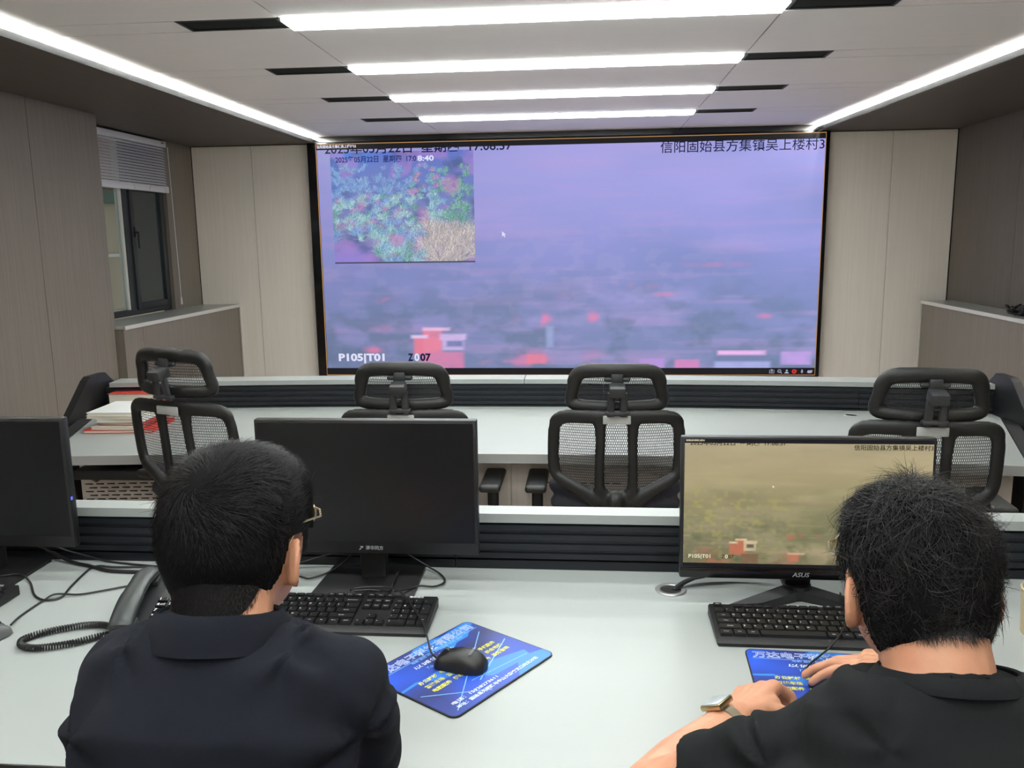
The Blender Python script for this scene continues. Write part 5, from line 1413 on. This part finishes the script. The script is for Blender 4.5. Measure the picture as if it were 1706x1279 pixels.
# ---- the man on the left: navy polo shirt, cropped black hair, turned a little to the right
dimL = (.074, .093, .092, .089, .122)
HL = head_M((-.440, .990, 1.128), math.radians(8), math.radians(13))
def lineL(az):
    a = abs(math.degrees(az))
    return float(np.interp(a, [0, 30, 50, 60, 68, 77, 82, 101, 107, 118, 140, 180], [.62, .60, .45, .10, -.28, -.28, -.06, -.08, -.42, -.66, -.82, -.88]))
def thickL(az, zn): return (.0130 if abs(az) < 1.1 or abs(az) > 2.1 or zn > .5 else .0085+.0045*max(0, zn)/.5)*min(1, max(.10, (zn+.84)/.6))
def lenL(p): return .010+.016*min(1, max(0, (p.z+.05)/.08))
def hairL(P):
    h = hair_cap('hair', HL, dimL, lineL, Vector((-.004, -.078, .046)), 11000, lenL, .00042, 4, P, 11, thickL, .18, .22, .05, .25, .0012, 1.1)
    nape(HL, Vector((-.428, .905, 1.045)), h, 5600, .0055, 1.5, .22, 'hair_short')
def clasp(t, w, f, b):
    def fn(bm): hand(bm, w, f, b, t, [(.35, .5, .3), (.4, .5, .3), (.4, .5, .3), (.45, .5, .3)], (.75, .6, -.2, (.1, .3, .2)))
    return fn
def collarL(P, sh, nb):
    collar_band(P, sh, nb+Vector((.0, -.020, -.024)), (0, .30, .95), .070, .066, .034, -.003, M['navy'], 'collar', fold=.012)
seedsL = [(Vector((-.56, .80, .95)), Vector((0, 1, 0)), 4, .07), (Vector((-.25, .84, .93)), Vector((0, 1, 0)), 5, .10), (Vector((-.52, .86, 1.03)), Vector((0, 1, 0)), 4, .06), (Vector((-.33, .86, 1.03)), Vector((0, 1, 0)), 4, .06)]
manL, shirtL = seated_man('person', 'man in navy polo shirt with cropped black hair, seen from behind', -.43, (-.428, .905, 1.045), HL, dimL,
    (-.546, .900, .960), (-.289, .900, .960), (-.528, .965, .800), (-.288, .965, .800), (-.505, 1.19, .789), (-.345, 1.19, .789),
    [clasp(1, (-.505, 1.19, .788), (.75, .65, 0), (0, 0, 1)), clasp(-1, (-.345, 1.19, .788), (-.75, .65, 0), (0, 0, 1))],
    hairL, 'navy', .55, .55, collarL, seedsL, 1)
def glasses(HM, P, m, a):
    g = empty('glasses'); g.parent = P
    fr = NB()
    for s in (-1, 1):
        cx = s*.032; tube(fr, [HM @ Vector((cx+.025*math.cos(2*PI*k/24), .098+.004*abs(math.cos(2*PI*k/24)), .006+.020*math.sin(2*PI*k/24))) for k in range(24)], .0013, 6, True)
        tube(fr, [HM @ Vector((s*.057, .099, .014)), HM @ Vector((s*.068, .090, .013)), HM @ Vector((s*(a+.010), .06, .008)), HM @ Vector((s*(a+.007), .005, .004)), HM @ Vector((s*(a+.002), -.012, -.024))], .0014, 6)
    tube(fr, [HM @ Vector((-.008, .101, .010)), HM @ Vector((0, .104, .013)), HM @ Vector((.008, .101, .010))], .0012, 6)
    obj('frame', fr, m, g)
glasses(HL, manL, M['gold'], dimL[0])

# ---- the man on the right: charcoal tee, longer tousled hair, watch, left hand on the mat and right hand on the mouse
dimR = (.069, .088, .083, .086, .120)
HR = head_M((.387, .980, 1.095), math.radians(-5), math.radians(12))
def lineR(az):
    a = abs(math.degrees(az))
    return float(np.interp(a, [0, 30, 50, 60, 68, 77, 82, 101, 107, 120, 140, 180], [.50, .48, .35, .10, -.20, -.20, -.04, -.08, -.50, -.76, -.86, -.90]))
def thickR(az, zn): return .0115+.0015*math.sin(3*az+zn*5) if abs(az) < 1.1 or abs(az) > 2.0 or zn > .5 else .008
def lenR(p): return .016+.018*min(1, max(0, (p.z+.09)/.14))
def hairR(P):
    h = hair_cap('hair', HR, dimR, lineR, Vector((-.02, -.045, .09)), 10500, lenR, .00048, 6, P, 23, thickR, .38, .13, .40, 1.8, .0030, .7)
    nape(HR, Vector((.392, .905, 1.012)), h, 4200, .013, 1.5, .66, 'hair', .0595, .10)
    curls(h)
def curls(h):
    """longer loose locks on top, some of them lighter grey"""
    rs = random.Random(77)
    for nm, n_, m_, wd in (('loose_locks', 620, 'hair', .0007), ('grey_locks', 420, 'hair_grey', .00042)):
        bm = NB(); roots = []
        while len(roots) < n_:
            az = rs.uniform(-PI, PI); zn = rs.uniform(-.45, .99); e = .01
            if zn < lineR(az)+.15: continue
            P_q = lambda a_, z_: skull(a_, min(.998, z_), dimR[0]+.0105, dimR[1]+.0105, dimR[2]+.0105, dimR[3]+.0105, dimR[4])
            p = P_q(az, zn); nr = (P_q(az, zn+e)-P_q(az, zn-e)).cross(P_q(az+e, zn)-p).normalized()
            if nr.dot(p) < 0: nr = -nr
            roots.append((p, nr))
        for _ in range(n_//3):
            q = (Vector((-.02, -.045, .09)).normalized()+Vector((rs.gauss(0, .16), rs.gauss(0, .16), rs.gauss(0, .05)))).normalized(); az = math.atan2(q.x, q.y); lo, hi = -.2, 1.
            for _k in range(24):
                mid = (lo+hi)/2; pm = P_q(az, mid)
                if math.atan2(pm.z, math.hypot(pm.x, pm.y)) < math.asin(max(-1, min(1, q.z))): lo = mid
                else: hi = mid
            roots.append((P_q(az, lo), q))
        W = Vector((-.02, -.045, .09)).normalized()
        def flow(p, nrm):
            d = p.normalized(); t = d-W*d.dot(W)
            nn = Vector((mnoise.noise(p*22), mnoise.noise(p*22+Vector((9, 0, 0))), mnoise.noise(p*22+Vector((0, 9, 0)))))
            if (d-W).length < .42: return Vector((rs.gauss(0, 1), rs.gauss(0, 1), rs.gauss(0, .6)))
            return t.normalized()+nn*1.3
        strands(bm, roots, flow, lambda p: .030+.018*max(0, p.z)/.08, wd, 9, HR, .45, .45, .30, rs, 2.4)
        me = bpy.data.meshes.new(nm); bm.to_mesh(me); bm.free(); me.polygons.foreach_set('use_smooth', np.ones(len(me.polygons), dtype=bool)); new_obj(nm, me, M[m_], h)
def left_hand(bm): hand(bm, (.219, 1.138, .798), (.52, .85, -.02), (-.45, .12, .88), 1, [(.75, 1.05, .7), (.70, 1.1, .7), (.70, 1.1, .7), (.75, 1.0, .7)], (.45, .70, -.45, (.1, .35, .3)), .98, .07)
def right_hand(bm): hand(bm, (.524, 1.266, .806), (-.95, .36, -.04), (.05, .1, .99), -1, [(.18, .32, .25), (.16, .30, .25), (.22, .40, .3), (.35, .5, .3)], (.80, .62, -.30, (.0, .15, .15)), .98, .16)
def collarR(P, sh, nb):
    collar_band(P, sh, nb+Vector((0, -.024, -.016)), (0, .32, .94), .074, .068, .016, -.006, M['charcoal'], 'neckband')
seedsR = [(Vector((.20, .86, .90)), Vector((0, 1, 0)), 5, .10), (Vector((.57, .86, .90)), Vector((0, 1, 0)), 5, .10), (Vector((.30, .86, .97)), Vector((0, 1, 0)), 4, .06), (Vector((.47, .86, .97)), Vector((0, 1, 0)), 4, .06)]
manR, shirtR = seated_man('person', 'man in charcoal tee with tousled black hair and a wristwatch, one hand on a mouse', .40, (.392, .905, 1.012), HR, dimR,
    (.238, .900, .884), (.552, .900, .886), (.078, .958, .790), (.650, 1.03, .800), (.213, 1.130, .795), (.530, 1.262, .806),
    [left_hand, right_hand], hairR, 'charcoal', .38, .6, collarR, seedsR, 2, -.014, .014)
glasses(HR, manR, M['gold'], dimR[0])
# wristwatch on the left wrist
wt = empty('wristwatch'); wt.parent = manR
wc, wd = Vector((.197, 1.110, .795)), Vector((.135, .172, .0)).normalized()
bk = Vector((-.45, .12, .88)); bk = (bk-wd*bk.dot(wd)).normalized(); sdv = wd.cross(bk)
bm = NB(); n_ = 40; R = []
for k in range(n_):
    a = 2*PI*k/n_; d = bk*math.cos(a)+sdv*math.sin(a)
    R.append([bm.verts.new(wc+d*r_+wd*y_) for r_, y_ in ((.0285, -.009), (.0285, .009), (.0312, .008), (.0312, -.008))])
for k in range(n_): bridge(bm, R[k], R[(k+1) % n_])
obj('strap', bm, M['strap'], wt)
rot = Matrix((sdv, wd, bk)).transposed()
bm = NB(); box(bm, wc+bk*.0345, (.034, .038, .009), rot, bev=.003); cs_ = obj('watch_case', bm, M['gold'], wt)
bm = NB(); box(bm, wc+bk*.0392, (.030, .034, .0012), rot, bev=.0005); obj('watch_glass', bm, M['lens'], cs_)
